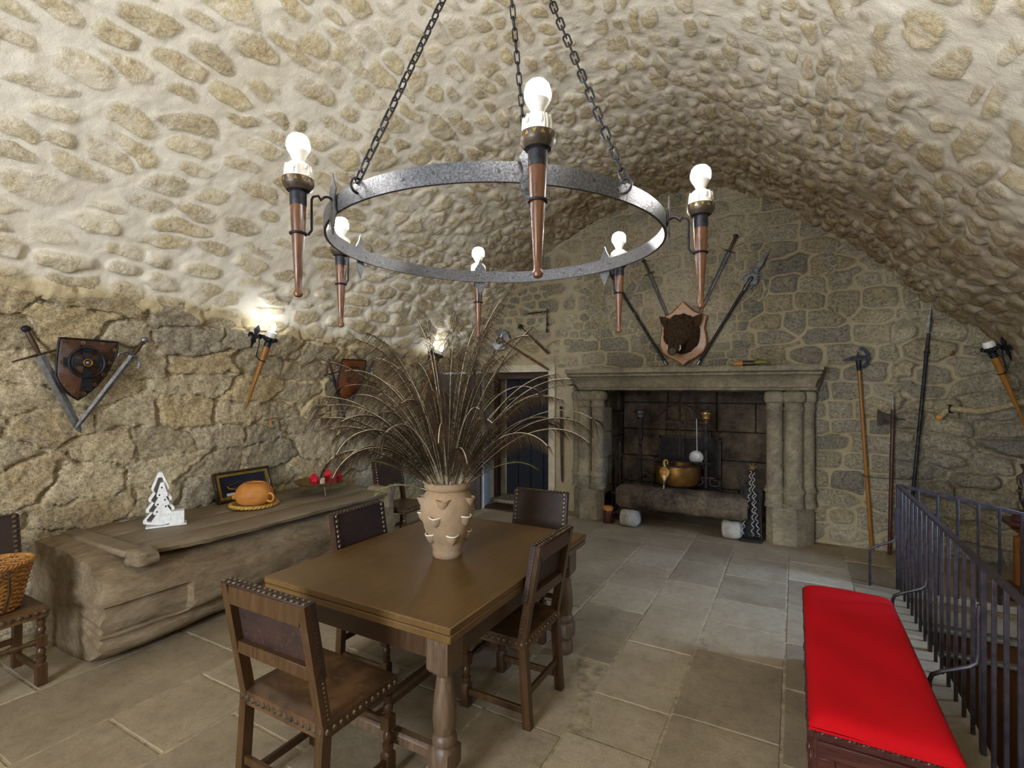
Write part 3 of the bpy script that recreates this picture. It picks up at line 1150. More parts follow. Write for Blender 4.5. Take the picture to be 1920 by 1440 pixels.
def pillar(name, inner, sgn):
    """sgn +1: the pillar stands to the right of the opening edge 'inner', -1: to the left"""
    mb = MB()
    X = lambda d: inner + sgn * d
    # core behind the shafts
    for (z0, z1) in ((0.0, 0.42), (0.42, 0.80), (0.80, 1.14), (1.14, 1.47)):
        mb.box(L3(X(0.185), 6.56, (z0 + z1) / 2), (0.37, 0.30, z1 - z0 - 0.006), None, 0.008)
    root = mb.build(name, 'granite', fp)
    shafts = [(0.085, 6.39, 0.085), (0.27, 6.395, 0.092), (0.405, 6.50, 0.07)]
    for (d, y, r) in shafts:
        mb = MB()
        pr = []
        for (z, k) in ((0.40, 1.22), (0.44, 1.22), (0.445, 1.12), (0.56, 1.10), (0.565, 1.26), (0.585, 1.28), (0.60, 1.14), (0.62, 1.10), (0.63, 1.0), (0.795, 1.0), (0.80, 0.965), (0.805, 1.0),
                       (1.135, 0.99), (1.14, 0.955), (1.145, 0.99), (1.465, 0.98), (1.475, 1.1), (1.495, 1.16), (1.51, 1.05), (1.535, 1.0), (1.56, 1.08)):
            pr.append((r * k, z))
        mb.lathe(pr, 22, Matrix.Translation(L3(X(d), y, 0)))
        mb.build('shaft', 'granite', root)
        mb = MB()
        blob(mb, L3(X(d), y + 0.02, 1.62), (r * 2.55, r * 2.5, 0.15), int(d * 100) + (sgn > 0) * 7, 20, 10, 0.02, 3.6)
        mb.build('capital', 'granite', root)
    # octagonal plinth
    mb = MB()
    out = [(X(-0.0), 6.72), (X(-0.0), 6.37), (X(0.07), 6.285), (X(0.30), 6.285), (X(0.40), 6.38), (X(0.47), 6.50), (X(0.47), 6.72)]
    vs = [L3(x, y, 0) for x, y in out] + [L3(x, y, 0.34) for x, y in out] + [L3(inner + (x - inner) * 0.93 + sgn * 0.012, y + 0.02 * (y < 6.7), 0.40) for x, y in out]
    m = len(out)
    fs = [tuple(range(m)), tuple(2 * m + k for k in range(m))[::-1]]
    for j in (0, 1):
        for k in range(m):
            a = j * m + k; b = j * m + (k + 1) % m
            fs.append((a, a + m, b + m, b))
    mb.add(vs, fs)
    mb.build('plinth', 'granite', root, angle=25)


pillar('pillar', FBX1, 1)
pillar('pillar', FBX0, -1)

# stone bench on two blocks in the hearth
hb = thing('stone_slab', (-1.2, 6.36, 0.2), 'rough rounded granite slab lying across two blocks in the hearth', 'stone slab')
mb = MB()
vs, fs = [], []
NS, NR = 26, 18
for i in range(NS + 1):
    x = -0.76 + 1.50 * i / NS
    k = 1 - 0.55 * max(0, abs(i / NS - 0.5) * 2 - 0.93) / 0.07
    for j in range(NR):
        a = 2 * PI * j / NR
        c, s_ = math.cos(a), math.sin(a)
        kk = (abs(c) ** 3.2 + abs(s_) ** 3.2) ** (-1 / 3.2)
        wob = 1 + 0.05 * math.sin(i * 0.9 + j) + 0.03 * math.sin(i * 2.3 - j * 1.7)
        vs.append((x, c * kk * 0.20 * wob * (0.75 + 0.25 * k), 0.155 + s_ * kk * 0.145 * wob * (0.8 + 0.2 * k) + 0.0 * i))
for i in range(NS):
    for j in range(NR):
        a = i * NR + j; b = i * NR + (j + 1) % NR
        fs.append((a, b, b + NR, a + NR))
fs.append(tuple(range(NR))[::-1]); fs.append(tuple(NS * NR + k for k in range(NR)))
mb.add(vs, fs)
mb.build('slab', 'granite_dark', hb)
hb.scale = (1, 1, 1)
for (x, y, sz, sd, lb) in ((-1.80, 6.29, (0.24, 0.28, 0.21), 3, 'pale granite block under the left end of the hearth slab'), (-0.63, 6.34, (0.22, 0.26, 0.21), 9, 'pale granite block under the right end of the hearth slab')):
    mb = MB(); blob(mb, (0, 0, sz[2] / 2), sz, sd, 16, 12, 0.04, 4.5)
    o = mb.build('stone_block', 'granite_pale'); o.location = (x, y, 0)
    tag(o, lb, 'stone block')

# copper cauldron, on the slab
cd = thing('copper_cauldron', (-1.27, 6.52, 0.50), 'round copper cauldron with iron rim on the hearth slab', 'cauldron')
mb = MB()
mb.lathe([(0.02, 0.0), (0.16, 0.005), (0.235, 0.04), (0.262, 0.10), (0.266, 0.20), (0.262, 0.275), (0.25, 0.275), (0.25, 0.2), (0.22, 0.06), (0.02, 0.03)], 36)
mb.build('bowl', 'copper', cd)
mb = MB(); mb.ring((0, 0, 0.28), 0.268, 0.012, 36, 8); mb.build('rim', 'ember_black', cd)
mb = MB()
mb.tube([(-0.265, 0, 0.27), (-0.30, 0, 0.30), (-0.30, 0, 0.24)], 0.008); mb.build('lug', 'ember_black', cd)
mb = MB(); mb.tube([(0.265, 0, 0.27), (0.30, 0, 0.30), (0.30, 0, 0.24)], 0.008); mb.build('lug', 'ember_black', cd)

# fireplace bellows leaning on the cauldron
bl = thing('bellows', None, 'small painted bellows with curved handle leaning on the cauldron', 'bellows', mat=Matrix.Translation((-1.37, 6.185, 0.515)) @ Matrix.Rotation(math.radians(-14), 4, 'X'))
mb = MB()
ol = [(0, 0.085), (0.02, 0.10), (0.045, 0.15), (0.062, 0.19), (0.058, 0.225), (0.035, 0.25), (0.018, 0.265), (-0.018, 0.265), (-0.035, 0.25), (-0.058, 0.225), (-0.062, 0.19), (-0.045, 0.15), (-0.02, 0.10)]
mb.prism(ol, 0.005, 0.05)
mb.build('bellows_body', 'iron_rust', bl)
mb = MB(); mb.prism(ol, -0.008, 0.006, 0.08); mb.build('front_board', 'brass', bl)
mb = MB(); mb.ball((0, -0.012, 0.19), (0.032, 0.012, 0.032), 14, 8); mb.build('boss', 'clay', bl)
mb = MB(); mb.tube([(0, 0.01, 0.262), (-0.015, 0.01, 0.30), (-0.012, 0.01, 0.335), (0.008, 0.01, 0.352), (0.026, 0.01, 0.34), (0.03, 0.01, 0.315), (0.024, 0.01, 0.295)], [0.02, 0.021, 0.018, 0.013, 0.011, 0.01, 0.008], 10)
mb.build('handle', 'brass', bl)
mb = MB(); mb.lathe([(0.02, 0.09), (0.022, 0.06), (0.014, 0.045)], 12); mb.build('collar', 'steel_dark', bl)
mb = MB(); mb.lathe([(0.011, 0.05), (0.009, 0.0)], 12); mb.build('nozzle', 'clay', bl)


# andirons: two standing iron firedogs with cup tops
def andiron(x, y, label, topmat, h=1.04):
    r = thing('andiron', (x, y, 0.49), label, 'andiron', 'andirons in the hearth')
    z0 = 0.0
    mb = MB(); mb.box((0, 0, 0.40), (0.036, 0.03, 0.80), None, 0.004)
    mb.box((0, 0, 0.30), (0.09, 0.012, 0.03)); mb.box((0, 0, 0.62), (0.06, 0.04, 0.13), None, 0.005); mb.box((0, 0, 0.80), (0.07, 0.05, 0.02))
    mb.box((0, 0.2, 0.05), (0.03, 0.38, 0.03))
    mb.build('post', 'ember_black', r)
    for s_ in (-1, 1):
        mb = MB()
        pts = []
        for k in range(26):
            a = k / 25 * 1.75 * 2 * PI * 0.62
            rr = 0.075 * (1 - 0.45 * k / 25)
            pts.append((s_ * (0.105 - 0.0 + rr * math.cos(PI / 2 + a)), -0.005, 0.075 + rr * math.sin(PI / 2 + a) * 0.72))
        pts = [(s_ * 0.01, 0, 0.12)] + [(s_ * 0.06, 0, 0.135)] + pts
        mb.tube(pts, 0.011, 8)
        mb.build('scroll_foot', 'iron_rust', r)
    mb = MB(); mb.lathe([(0.03, 0.80), (0.035, 0.83), (0.06, 0.86), (0.058, 0.885), (0.066, 0.91), (0.075, 0.915), (0.075, 0.935), (0.05, 0.945), (0.05, 0.92)], 20)
    mb.build('cup', topmat, r)
    mb = MB(); mb.ball((0, -0.02, 0.5), (0.035, 0.018, 0.04), 4, 2); mb.build('lozenge', 'ember_black', r)
    return r


andiron(-1.76, 6.60, 'iron andiron with pale cup top at the left of the cauldron', 'steel_dark')
andiron(-0.95, 6.60, 'iron andiron with brass cup top at the right of the cauldron', 'brass')

# bar across the andirons
mb = MB(); mb.tube([(-0.45, 0, 0), (0.45, 0, 0)], 0.011, 8)
o = mb.build('iron_spit', 'ember_black'); o.location = (-1.34, 6.575, 0.80)
tag(o, 'iron roasting spit laid between the two andirons above the cauldron', 'roasting spit')


# pot crane hanging from the flue: chain with a bow shaped hanger
def chain_pts(p, q, sag=0.0):
    return Vector(p), Vector(q)


def chain(mb, p, q, link=0.045, wd=0.011, wire=0.0032, sag=0.0, m=6):
    p, q = Vector(p), Vector(q)
    L = (q - p).length
    n = max(2, int(round(L / (link * 0.8))))
    for k in range(n):
        t = (k + 0.5) / n
        c = p.lerp(q, t) - Vector((0, 0, sag * 4 * t * (1 - t)))
        t2 = (k + 1.0) / n
        c0 = p.lerp(q, k / n) - Vector((0, 0, sag * 4 * (k / n) * (1 - k / n)))
        c1 = p.lerp(q, t2) - Vector((0, 0, sag * 4 * t2 * (1 - t2)))
        z = (c1 - c0).normalized()
        x = z.cross(Vector((0.3, 0.8, 0.1))).normalized()
        y = z.cross(x)
        if k % 2:
            x, y = y, -x
        pts = []
        for j in range(14):
            a = 2 * PI * j / 14
            pts.append(c + x * wd * math.cos(a) + z * (math.copysign(link / 2 - wd, math.sin(a)) + wd * math.sin(a)))
        mb.tube(pts, wire, m, closed=True)
    return mb


pc = thing('pot_hanger', (-1.30, 6.80, 1.68), 'dark iron pot hanger with a bow frame hanging on a chain in the flue', 'pot hanger')
mb = MB(); chain(mb, (0, 0, 0.3), (0, 0, -0.42), 0.07, 0.014, 0.006); mb.build('chain', 'iron_rust', pc)
mb = MB()
mb.box((0, 0, -0.40), (0.62, 0.014, 0.035), None, 0.004)
mb.tube([(-0.31, 0, -0.38), (-0.24, 0, -0.30), (-0.14, 0, -0.20), (0, 0, -0.15), (0.14, 0, -0.20), (0.24, 0, -0.30), (0.31, 0, -0.38)], 0.013, 6)
mb.build('bow', 'iron_rust', pc)
mb = MB(); mb.box((0, 0, -0.62), (0.022, 0.012, 0.44), None, 0.003); mb.box((0.045, 0, -0.78), (0.012, 0.01, 0.22)); mb.build('ratchet_bar', 'iron_rust', pc)

ld = thing('skimmer', (-1.065, 6.60, 0.78), 'pale long-handled skimming ladle hanging in front of the pot hanger', 'ladle')
mb = MB(); mb.ball((0, 0, 0.085), (0.088, 0.025, 0.085), 24, 12); mb.build('bowl', 'zinc', ld)
mb = MB(); mb.bar((0.012, -0.012, 0.16), (0.006, -0.012, 0.56), 0.018, 0.006); mb.build('handle', 'white_paint', ld)

# firebox odds and ends
sd = thing('fire_screen_plate', (-1.25, FBY - 0.06, 0.30), 'dark cast iron fireback plate against the rear of the hearth', 'fireback')
mb = MB(); mb.box((0, 0, 0.38), (0.78, 0.03, 0.76), None, 0.006); mb.build('plate', 'ember_black', sd)
mb = MB(); frame_ring(mb, -0.012, 0.012, 0.0, 0.0, 0, 0, 0.0) if False else mb.box((0, -0.02, 0.755), (0.8, 0.02, 0.03)); mb.box((-0.39, -0.02, 0.38), (0.03, 0.02, 0.76)); mb.box((0.39, -0.02, 0.38), (0.03, 0.02, 0.76))
mb.build('rim', 'iron_rust', sd)

# fire tool stands
fs_ = thing('fire_tool_stand', (-2.02, 6.56, 0), 'rusty iron fire tool stand with leafy top at the left of the hearth', 'fire tool stand', 'fire tool stands')
mb = MB(); mb.box((0, 0, 0.02), (0.22, 0.16, 0.03), None, 0.006); mb.box((0, 0, 0.34), (0.2, 0.14, 0.02), None, 0.004); mb.tube([(0, 0, 0), (0, 0, 0.95)], 0.009); mb.build('stand', 'iron_rust', fs_)
for dx in (-0.05, 0.05):
    mb = MB(); mb.tube([(dx, -0.02, 0.05), (dx, -0.02, 0.80)], 0.007, 6); mb.build('poker', 'iron_rust', fs_)
mb = MB()
for k in range(5):
    a = k * 2 * PI / 5
    mb.tube([(0, 0, 0.78), (0.05 * math.cos(a), 0.05 * math.sin(a), 0.84), (0.07 * math.cos(a), 0.07 * math.sin(a), 0.80), (0.04 * math.cos(a), 0.04 * math.sin(a), 0.73)], [0.008, 0.012, 0.009, 0.004], 6)
mb.tube([(0, 0, 0.76), (0, 0, 0.95), (0, 0, 0.97), (0, 0, 1.01)], [0.01, 0.01, 0.016, 0.003], 8)
mb.build('leaf_finial', 'iron_rust', fs_)
tn = thing('log_pot', (-2.085, 6.27, 0), 'dark cylindrical pot with a pale sawn top by the left plinth', 'pot')
mb = MB(); mb.lathe([(0.062, 0), (0.066, 0.03), (0.066, 0.16), (0.062, 0.17)], 20); mb.build('pot_body', 'mahogany', tn)
mb = MB(); mb.lathe([(0.066, 0.165), (0.07, 0.20), (0.05, 0.215)], 20); mb.build('sawn_top', 'clay', tn)

ts = thing('fire_iron_stand', (-0.43, 6.29, 0), 'stand of twisted bright fire irons beside the right plinth', 'fire tool stand', 'fire tool stands')
mb = MB(); mb.box((0, 0, 0.02), (0.24, 0.15, 0.02), None, 0.006); mb.box((0.0, 0.09, 0.30), (0.22, 0.01, 0.56)); mb.bar((-0.11, 0, 0.0), (-0.09, 0.05, 0.62), 0.012, 0.012)
mb.bar((0.11, 0, 0.0), (0.09, 0.05, 0.50), 0.012, 0.012)
mb.build('stand', 'ember_black', ts)
mb = MB(); mb.ring((-0.115, 0.02, 0.70), 0.026, 0.005, 16, 6, Matrix.Rotation(PI / 2, 3, 'X')); mb.tube([(-0.115, 0.02, 0.675), (-0.10, 0.02, 0.45)], 0.005, 6); mb.build('ring_handle', 'ember_black', ts)
for (xa, xb, top) in ((-0.085, 0.0, 0.80), (0.02, 0.03, 0.78), (0.085, 0.045, 0.55)):
    mb = MB()
    pts = []
    for k in range(60):
        t = k / 59
        z = 0.07 + t * (top - 0.07)
        x = xa + (xb - xa) * min(1, t * 1.4) + 0.013 * math.sin(t * top * 75)
        pts.append((x, -0.045 + 0.01 * math.cos(t * top * 75), z))
    mb.tube(pts, 0.0045, 6)
    mb.build('twisted_iron', 'bright_iron', ts)
mb = MB()
for k in range(5):
    a = k * 2 * PI / 5
    mb.tube([(0.02, -0.045, 0.82), (0.02 + 0.045 * math.cos(a), -0.045, 0.85 + 0.04 * math.sin(a))], [0.011, 0.007], 6)
mb.build('star_finial', 'brass', ts)

# horn on the mantel shelf
hn = thing('powder_horn', (-0.42, 6.36, 1.97), 'small orange-tipped horn with mossy green end lying on the mantel', 'horn')
mb = MB(); mb.tube([(-0.19, 0, 0.03), (-0.10, 0, 0.035)], [0.022, 0.032], 12); mb.build('tip', 'clay', hn)
mb = MB(); mb.tube([(-0.10, 0, 0.035), (0, 0, 0.034), (0.05, 0, 0.04)], [0.033, 0.033, 0.026], 12); mb.build('trunk', 'dark_wood', hn)
mb = MB(); mb.tube([(0.03, 0, 0.04), (0.10, 0, 0.05), (0.16, -0.01, 0.035)], [0.03, 0.028, 0.01], 10); mb.tube([(0.05, 0, 0.05), (0.035, 0, 0.10), (0.055, 0, 0.085)], [0.014, 0.01, 0.004], 8); mb.build('moss', 'barb_green', hn)


# ------------------------------------------------------------------ chairs
def nails(mb, pts, r=0.0105, nrm=(0, 0, 1)):
    n = Vector(nrm).normalized()
    R = n.to_track_quat('Z', 'Y').to_matrix()
    for p in pts:
        mb.ball(p, (r, r, r * 0.6), 7, 4, R)


def line(p, q, n):
    p, q = Vector(p), Vector(q)
    return [p.lerp(q, (k + 0.5) / n) for k in range(n)]


def make_chair(w, label):
    """origin on the floor under the seat; the sitter faces +y"""
    r = thing('leather_chair', (0, 0, 0), label, 'chair')
    hw = w / 2
    D = 0.40
    f, b = D / 2, -D / 2
    ztop = 0.93
    zb = 0.655
    lean = 0.085

    def yb(z):
        return b + 0.02 - lean * max(0, (z - 0.44)) / (ztop - 0.44)
    for s_ in (-1, 1):
        mb = MB()
        x = s_ * (hw - 0.022)
        vs = []
        for (z, y) in ((0, b - 0.01), (0.44, b + 0.02), (ztop, yb(ztop))):
            for (dx, dy) in ((-0.02, -0.022), (0.02, -0.022), (0.02, 0.022), (-0.02, 0.022)):
                vs.append((x + dx, y + dy, z))
        mb.add(vs, [(3, 2, 1, 0), (8, 9, 10, 11)] + [(j * 4 + k, j * 4 + (k + 1) % 4, j * 4 + 4 + (k + 1) % 4, j * 4 + 4 + k) for j in (0, 1) for k in range(4)])
        p = mb.build('rear_leg', 'chair_wood', r)
        mb = MB()
        xo = s_ * (hw - 0.0005)
        nails(mb, [(xo, yb(z) + 0.008, z) for z in [0.47 + 0.0185 * k for k in range(25)]], 0.0055, (s_, 0, 0))
        mb.build('nail_trim', 'nail', p)
    # front legs: turned with square blocks
    for s_ in (-1, 1):
        mb = MB()
        pr = [(0.017, 0), (0.0235, 0.005), (0.0235, 0.12), (0.019, 0.13), (0.024, 0.145), (0.024, 0.16), (0.015, 0.165), (0.021, 0.18), (0.022, 0.2), (0.014, 0.215), (0.0235, 0.225), (0.0235, 0.285),
              (0.014, 0.295), (0.022, 0.31), (0.022, 0.33), (0.014, 0.34), (0.021, 0.36), (0.021, 0.375), (0.015, 0.38), (0.0235, 0.39), (0.0235, 0.43)]
        sq = [1, 1, 1, 0, 0, 0, 0, 0, 0, 0, 1, 1, 0, 0, 0, 0, 0, 0, 0, 1, 1]
        mb.lathe(pr, 16, Matrix.Translation((s_ * (hw - 0.026), f - 0.03, 0)) @ Matrix.Rotation(0, 4, 'Z'), sq=sq)
        mb.build('front_leg', 'chair_wood', r)
    for s_ in (-1, 1):
        mb = MB(); mb.box((s_ * (hw - 0.025), 0.0, 0.085), (0.022, D - 0.05, 0.035), None, 0.003); mb.build('side_stretcher', 'chair_wood', r)
    mb = MB(); mb.box((0, b + 0.0, 0.17), (w - 0.07, 0.02, 0.035), None, 0.003); mb.build('rear_stretcher', 'chair_wood', r)
    mb = MB()
    L = w - 0.08
    mb.lathe([(0.013, -L / 2), (0.018, -L / 2 + 0.03), (0.012, -L / 2 + 0.045), (0.014, -L * 0.3), (0.021, -L * 0.17), (0.013, -L * 0.1), (0.02, 0), (0.013, L * 0.1), (0.021, L * 0.17), (0.014, L * 0.3), (0.012, L / 2 - 0.045), (0.018, L / 2 - 0.03), (0.013, L / 2)], 12,
             Matrix.Translation((0, f - 0.03, 0.255)) @ Matrix.Rotation(PI / 2, 4, 'Y'))
    mb.build('front_stretcher', 'chair_wood', r)
    # seat
    mb = MB()
    n = 12
    vs, fs = [], []
    for i in range(n + 1):
        for j in range(n + 1):
            u, v = i / n * 2 - 1, j / n * 2 - 1
            z = 0.462 - 0.012 * (1 - u * u) * (1 - v * v) - 0.008 * (max(abs(u), abs(v)) > 0.99)
            vs.append((u * hw, v * f, z))
    for i in range(n):
        for j in range(n):
            a = i * (n + 1) + j
            fs.append((a, a + n + 1, a + n + 2, a + 1))
    k0 = len(vs)
    rim = [(-hw, -f), (hw, -f), (hw, f), (-hw, f)]
    mb.add(vs, fs)
    for (x0, y0), (x1, y1) in zip(rim, rim[1:] + rim[:1]):
        m = 12
        v2, f2 = [], []
        for k in range(m + 1):
            x, y = x0 + (x1 - x0) * k / m, y0 + (y1 - y0) * k / m
            v2 += [(x, y, 0.454), (x * 1.004, y * 1.004, 0.43), (x, y, 0.398)]
        for k in range(m):
            f2 += [(3 * k, 3 * k + 3, 3 * k + 4, 3 * k + 1), (3 * k + 1, 3 * k + 4, 3 * k + 5, 3 * k + 2)]
        mb.add(v2, f2)
    mb.add([(-hw, -f, 0.40), (hw, -f, 0.40), (hw, f, 0.40), (-hw, f, 0.40)], [(0, 1, 2, 3)])
    seat = mb.build('seat', 'seat_leather', r)
    mb = MB()
    zn = 0.427
    for (p, q, m, nn) in (((-hw, -f - 0.002, zn), (hw, -f - 0.002, zn), int(w / 0.034), (0, -1, 0)), ((-hw, f + 0.002, zn), (hw, f + 0.002, zn), int(w / 0.034), (0, 1, 0)),
                          ((-hw - 0.002, -f, zn), (-hw - 0.002, f, zn), 12, (-1, 0, 0)), ((hw + 0.002, -f, zn), (hw + 0.002, f, zn), 12, (1, 0, 0))):
        nails(mb, line(p, q, m), 0.0135, nn)
    mb.build('nail_trim', 'nail', seat)
    # back rails
    mb = MB()
    mb.bar((-hw + 0.04, yb(0.885) - 0.004, 0.885), (hw - 0.04, yb(0.885) - 0.004, 0.885), 0.075, 0.034, (0, 1, 0), 0.002)
    mb.build('top_rail', 'chair_wood', r)
    mb = MB()
    mb.bar((-hw + 0.04, yb(0.655) - 0.002, 0.655), (hw - 0.04, yb(0.655) - 0.002, 0.655), 0.05, 0.034, (0, 1, 0), 0.002)
    mb.build('lower_rail', 'chair_wood', r)
    # leather: wraps the front face of the posts
    mb = MB()
    off = 0.027
    vs = []
    for z in (zb - 0.02, ztop + 0.003):
        vs += [(-hw - 0.002, yb(z) + 0.0, z), (-hw - 0.002, yb(z) + off, z), (hw + 0.002, yb(z) + off, z), (hw + 0.002, yb(z) + 0.0, z), (hw - 0.05, yb(z) + 0.012, z), (-hw + 0.05, yb(z) + 0.012, z)]
    mb.add(vs, [(k, (k + 1) % 6, 6 + (k + 1) % 6, 6 + k) for k in range(6)] + [tuple(range(6))[::-1], tuple(range(6, 12))])
    mb.box((0, yb(ztop) + 0.004, ztop + 0.002), (w, 0.05, 0.008), None, 0.002)
    back = mb.build('back_panel', 'back_leather', r)
    mb = MB()
    yo = off + 0.002
    nv = (0, 1, 0.17)
    nails(mb, [Vector((s_ * (hw - 0.022), yb(z) + yo, z)) for s_ in (-1, 1) for z in [zb + 0.0 + 0.030 * k for k in range(10)]], 0.0135, nv)
    nails(mb, line((-hw + 0.05, yb(zb - 0.01) + yo, zb - 0.01), (hw - 0.05, yb(zb - 0.01) + yo, zb - 0.01), 16), 0.007, nv)
    nails(mb, line((-hw, yb(ztop) - 0.012, ztop + 0.008), (hw, yb(ztop) - 0.012, ztop + 0.008), 16), 0.0095)
    nails(mb, line((-hw, yb(ztop) + 0.014, ztop + 0.008), (hw, yb(ztop) + 0.014, ztop + 0.008), 16), 0.0075)
    mb.build('nail_trim', 'nail', back)
    return r


ch_front = make_chair(0.51, 'large leather chair seen from behind at the near end of the table')
ch_front.location = (-1.79, 1.51, 0)
ch_front['group'] = 'studded leather chairs'
base = make_chair(0.435, 'leather chair on the right side of the table with its back to the open floor')
base.location = (-1.385, 2.47, 0); base.rotation_euler = (0, 0, PI / 2)
base['group'] = 'studded leather chairs'


def chair(x, y, rz, label):
    c = copy_tree(base)
    c.location = (x, y, 0); c.rotation_euler = (0, 0, rz); c['label'] = label
    return c


chair(-2.245, 2.41, -PI / 2, 'leather chair on the left side of the table between table and tree trunk')
chair(-1.685, 3.245, PI + 0.04, 'leather chair at the far end of the table facing the viewer')
chair(-3.76, 4.30, -PI / 2, 'leather chair against the left wall just beyond the tree trunk')
chair(-3.99, 1.045, -PI / 2, 'leather chair at the left edge holding a wicker basket')

# ------------------------------------------------------------------ table
tb = thing('dining_table', (-1.785, 2.40, 0), 'worn oak draw-leaf table with bulbous turned legs', 'table')
TW, TL = 1.17, 1.51
mb = MB(); mb.box((0, 0, 0.744), (TW, TL, 0.032), None, 0.004); mb.build('tabletop', 'table_top', tb)
mb = MB(); mb.box((0, 0, 0.708), (TW - 0.004, TL - 0.004, 0.034), None, 0.005); mb.build('draw_leaf', 'table_top', tb)
mb = MB()
for s_ in (-1, 1):
    mb.box((s_ * (TW / 2 - 0.07), 0, 0.635), (0.03, TL - 0.2, 0.115), None, 0.003)
    mb.box((0, s_ * (TL / 2 - 0.07), 0.635), (TW - 0.2, 0.03, 0.115), None, 0.003)
mb.build('apron', 'dark_wood', tb)
for sx in (-1, 1):
    for sy in (-1, 1):
        mb = MB()
        pr = [(0.034, 0), (0.046, 0.012), (0.052, 0.045), (0.046, 0.08), (0.034, 0.09), (0.042, 0.10), (0.058, 0.118), (0.058, 0.192), (0.046, 0.208), (0.052, 0.213), (0.054, 0.232), (0.048, 0.248), (0.042, 0.255), (0.046, 0.275),
              (0.052, 0.315), (0.050, 0.36), (0.044, 0.42), (0.037, 0.475), (0.033, 0.50), (0.05, 0.52), (0.055, 0.535), (0.055, 0.69)]
        sq = [0, 0, 0, 0, 0, 0.2, 0.55, 0.55, 0.1, 0, 0, 0, 0, 0, 0, 0, 0, 0, 0, 0.8, 1, 1]
        mb.lathe(pr, 32, Matrix.Translation((sx * (TW / 2 - 0.105), sy * (TL / 2 - 0.105), 0)), sq=sq)
        mb.build('leg', 'table_leg', tb)
        mb = None
for sy in (-1, 1):
    mb = MB(); mb.box((0, sy * (TL / 2 - 0.105), 0.152), (TW - 0.31, 0.055, 0.06), None, 0.012); mb.build('end_stretcher', 'table_leg', tb)
mb = MB(); mb.box((0, 0, 0.152), (0.06, TL - 0.26, 0.055), None, 0.012); mb.build('middle_stretcher', 'table_leg', tb)

# ------------------------------------------------------------------ strawberry pot
vz = thing('strawberry_pot', (-1.745, 2.365, 0.76), 'tall terracotta strawberry pot with side pockets on the table', 'pot', rz=TH)
VP = [(0.05, 0.0), (0.078, 0.0), (0.085, 0.012), (0.086, 0.03), (0.082, 0.045), (0.105, 0.10), (0.132, 0.17), (0.15, 0.24), (0.154, 0.29), (0.145, 0.335), (0.118, 0.375), (0.108, 0.385)]
VIN = [(0.10, 0.385), (0.10, 0.37), (0.13, 0.32), (0.135, 0.27), (0.115, 0.17), (0.07, 0.04), (0.0, 0.035)]
mb = MB(); mb.lathe(VP + VIN, 40, cap=False); mb.build('body', 'terracotta', vz)
mb = MB(); mb.lathe([(0.104, 0.378), (0.122, 0.383), (0.132, 0.397), (0.133, 0.41), (0.124, 0.424), (0.108, 0.427), (0.098, 0.418), (0.098, 0.385)], 40, cap=False); mb.build('rim', 'terracotta', vz)


def vrad(z):
    for (r0, z0), (r1, z1) in zip(VP[1:], VP[2:]):
        if z0 <= z <= z1 and z1 > z0:
            return r0 + (r1 - r0) * (z - z0) / (z1 - z0)
    return 0.1


rnd = random.Random(4)
for (z, off, k) in ((0.325, -75, 5), (0.232, -20, 5), (0.125, -50, 5)):
    for i in range(k):
        a = math.radians(-90 + off + 360 / k * i)
        rr = vrad(z)
        sz = 0.037
        M4 = Matrix.Rotation(a, 4, 'Z') @ Matrix.Translation((rr - 0.012, 0, z))
        mb = MB()
        vs, fs = [], []
        n, m = 12, 7
        for j in range(m + 1):
            t = j / m
            for q in range(n + 1):
                b = -PI / 2 + PI * q / n
                r = sz * math.sin(min(1, t) * PI / 2) ** 0.4
                vs.append(M4 @ Vector((r * math.cos(b) * 0.95 + (1 - t) * -0.004, r * math.sin(b), -0.044 * (1 - t) ** 1.4 + 0.012 * t + 0.006 * abs(math.sin(b)))))
        for j in range(m):
            for q in range(n):
                c = j * (n + 1) + q
                fs.append((c, c + 1, c + n + 2, c + n + 1))
        mb.add(vs, fs)
        o = mb.build('pocket', 'terracotta', vz)
        sol = o.modifiers.new('s', 'SOLIDIFY'); sol.thickness = 0.005
        mb = MB()
        mb.tube([M4 @ Vector((sz * 0.95 * math.cos(-PI / 2 + PI * q / n), sz * math.sin(-PI / 2 + PI * q / n), 0.013 + 0.006 * abs(math.sin(-PI / 2 + PI * q / n)))) for q in range(n + 1)], 0.0042, 6)
        mb.build('pocket_rim', 'pot_rim' if z < 0.3 else 'terracotta', o)
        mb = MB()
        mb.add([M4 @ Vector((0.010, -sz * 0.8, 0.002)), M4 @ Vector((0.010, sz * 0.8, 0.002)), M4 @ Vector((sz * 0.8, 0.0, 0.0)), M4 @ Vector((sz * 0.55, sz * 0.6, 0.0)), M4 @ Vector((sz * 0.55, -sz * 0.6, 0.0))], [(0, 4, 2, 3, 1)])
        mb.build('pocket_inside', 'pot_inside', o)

# ------------------------------------------------------------------ tree trunk chest
tk = thing('trunk_chest', (-4.1, 2.72, 0), 'hollowed tree trunk chest with plank lid along the left wall', 'trunk chest')
sec = [(-0.60, 0.03), (-0.58, 0.62), (-0.20, 0.655), (0.06, 0.65), (0.24, 0.62), (0.38, 0.57), (0.46, 0.50), (0.50, 0.40), (0.505, 0.32), (0.495, 0.25), (0.465, 0.205), (0.435, 0.17), (0.44, 0.13), (0.42, 0.085), (0.33, 0.03), (0.2, 0.0), (-0.2, 0.0)]
Y0c, Y1c = -1.25, 1.26


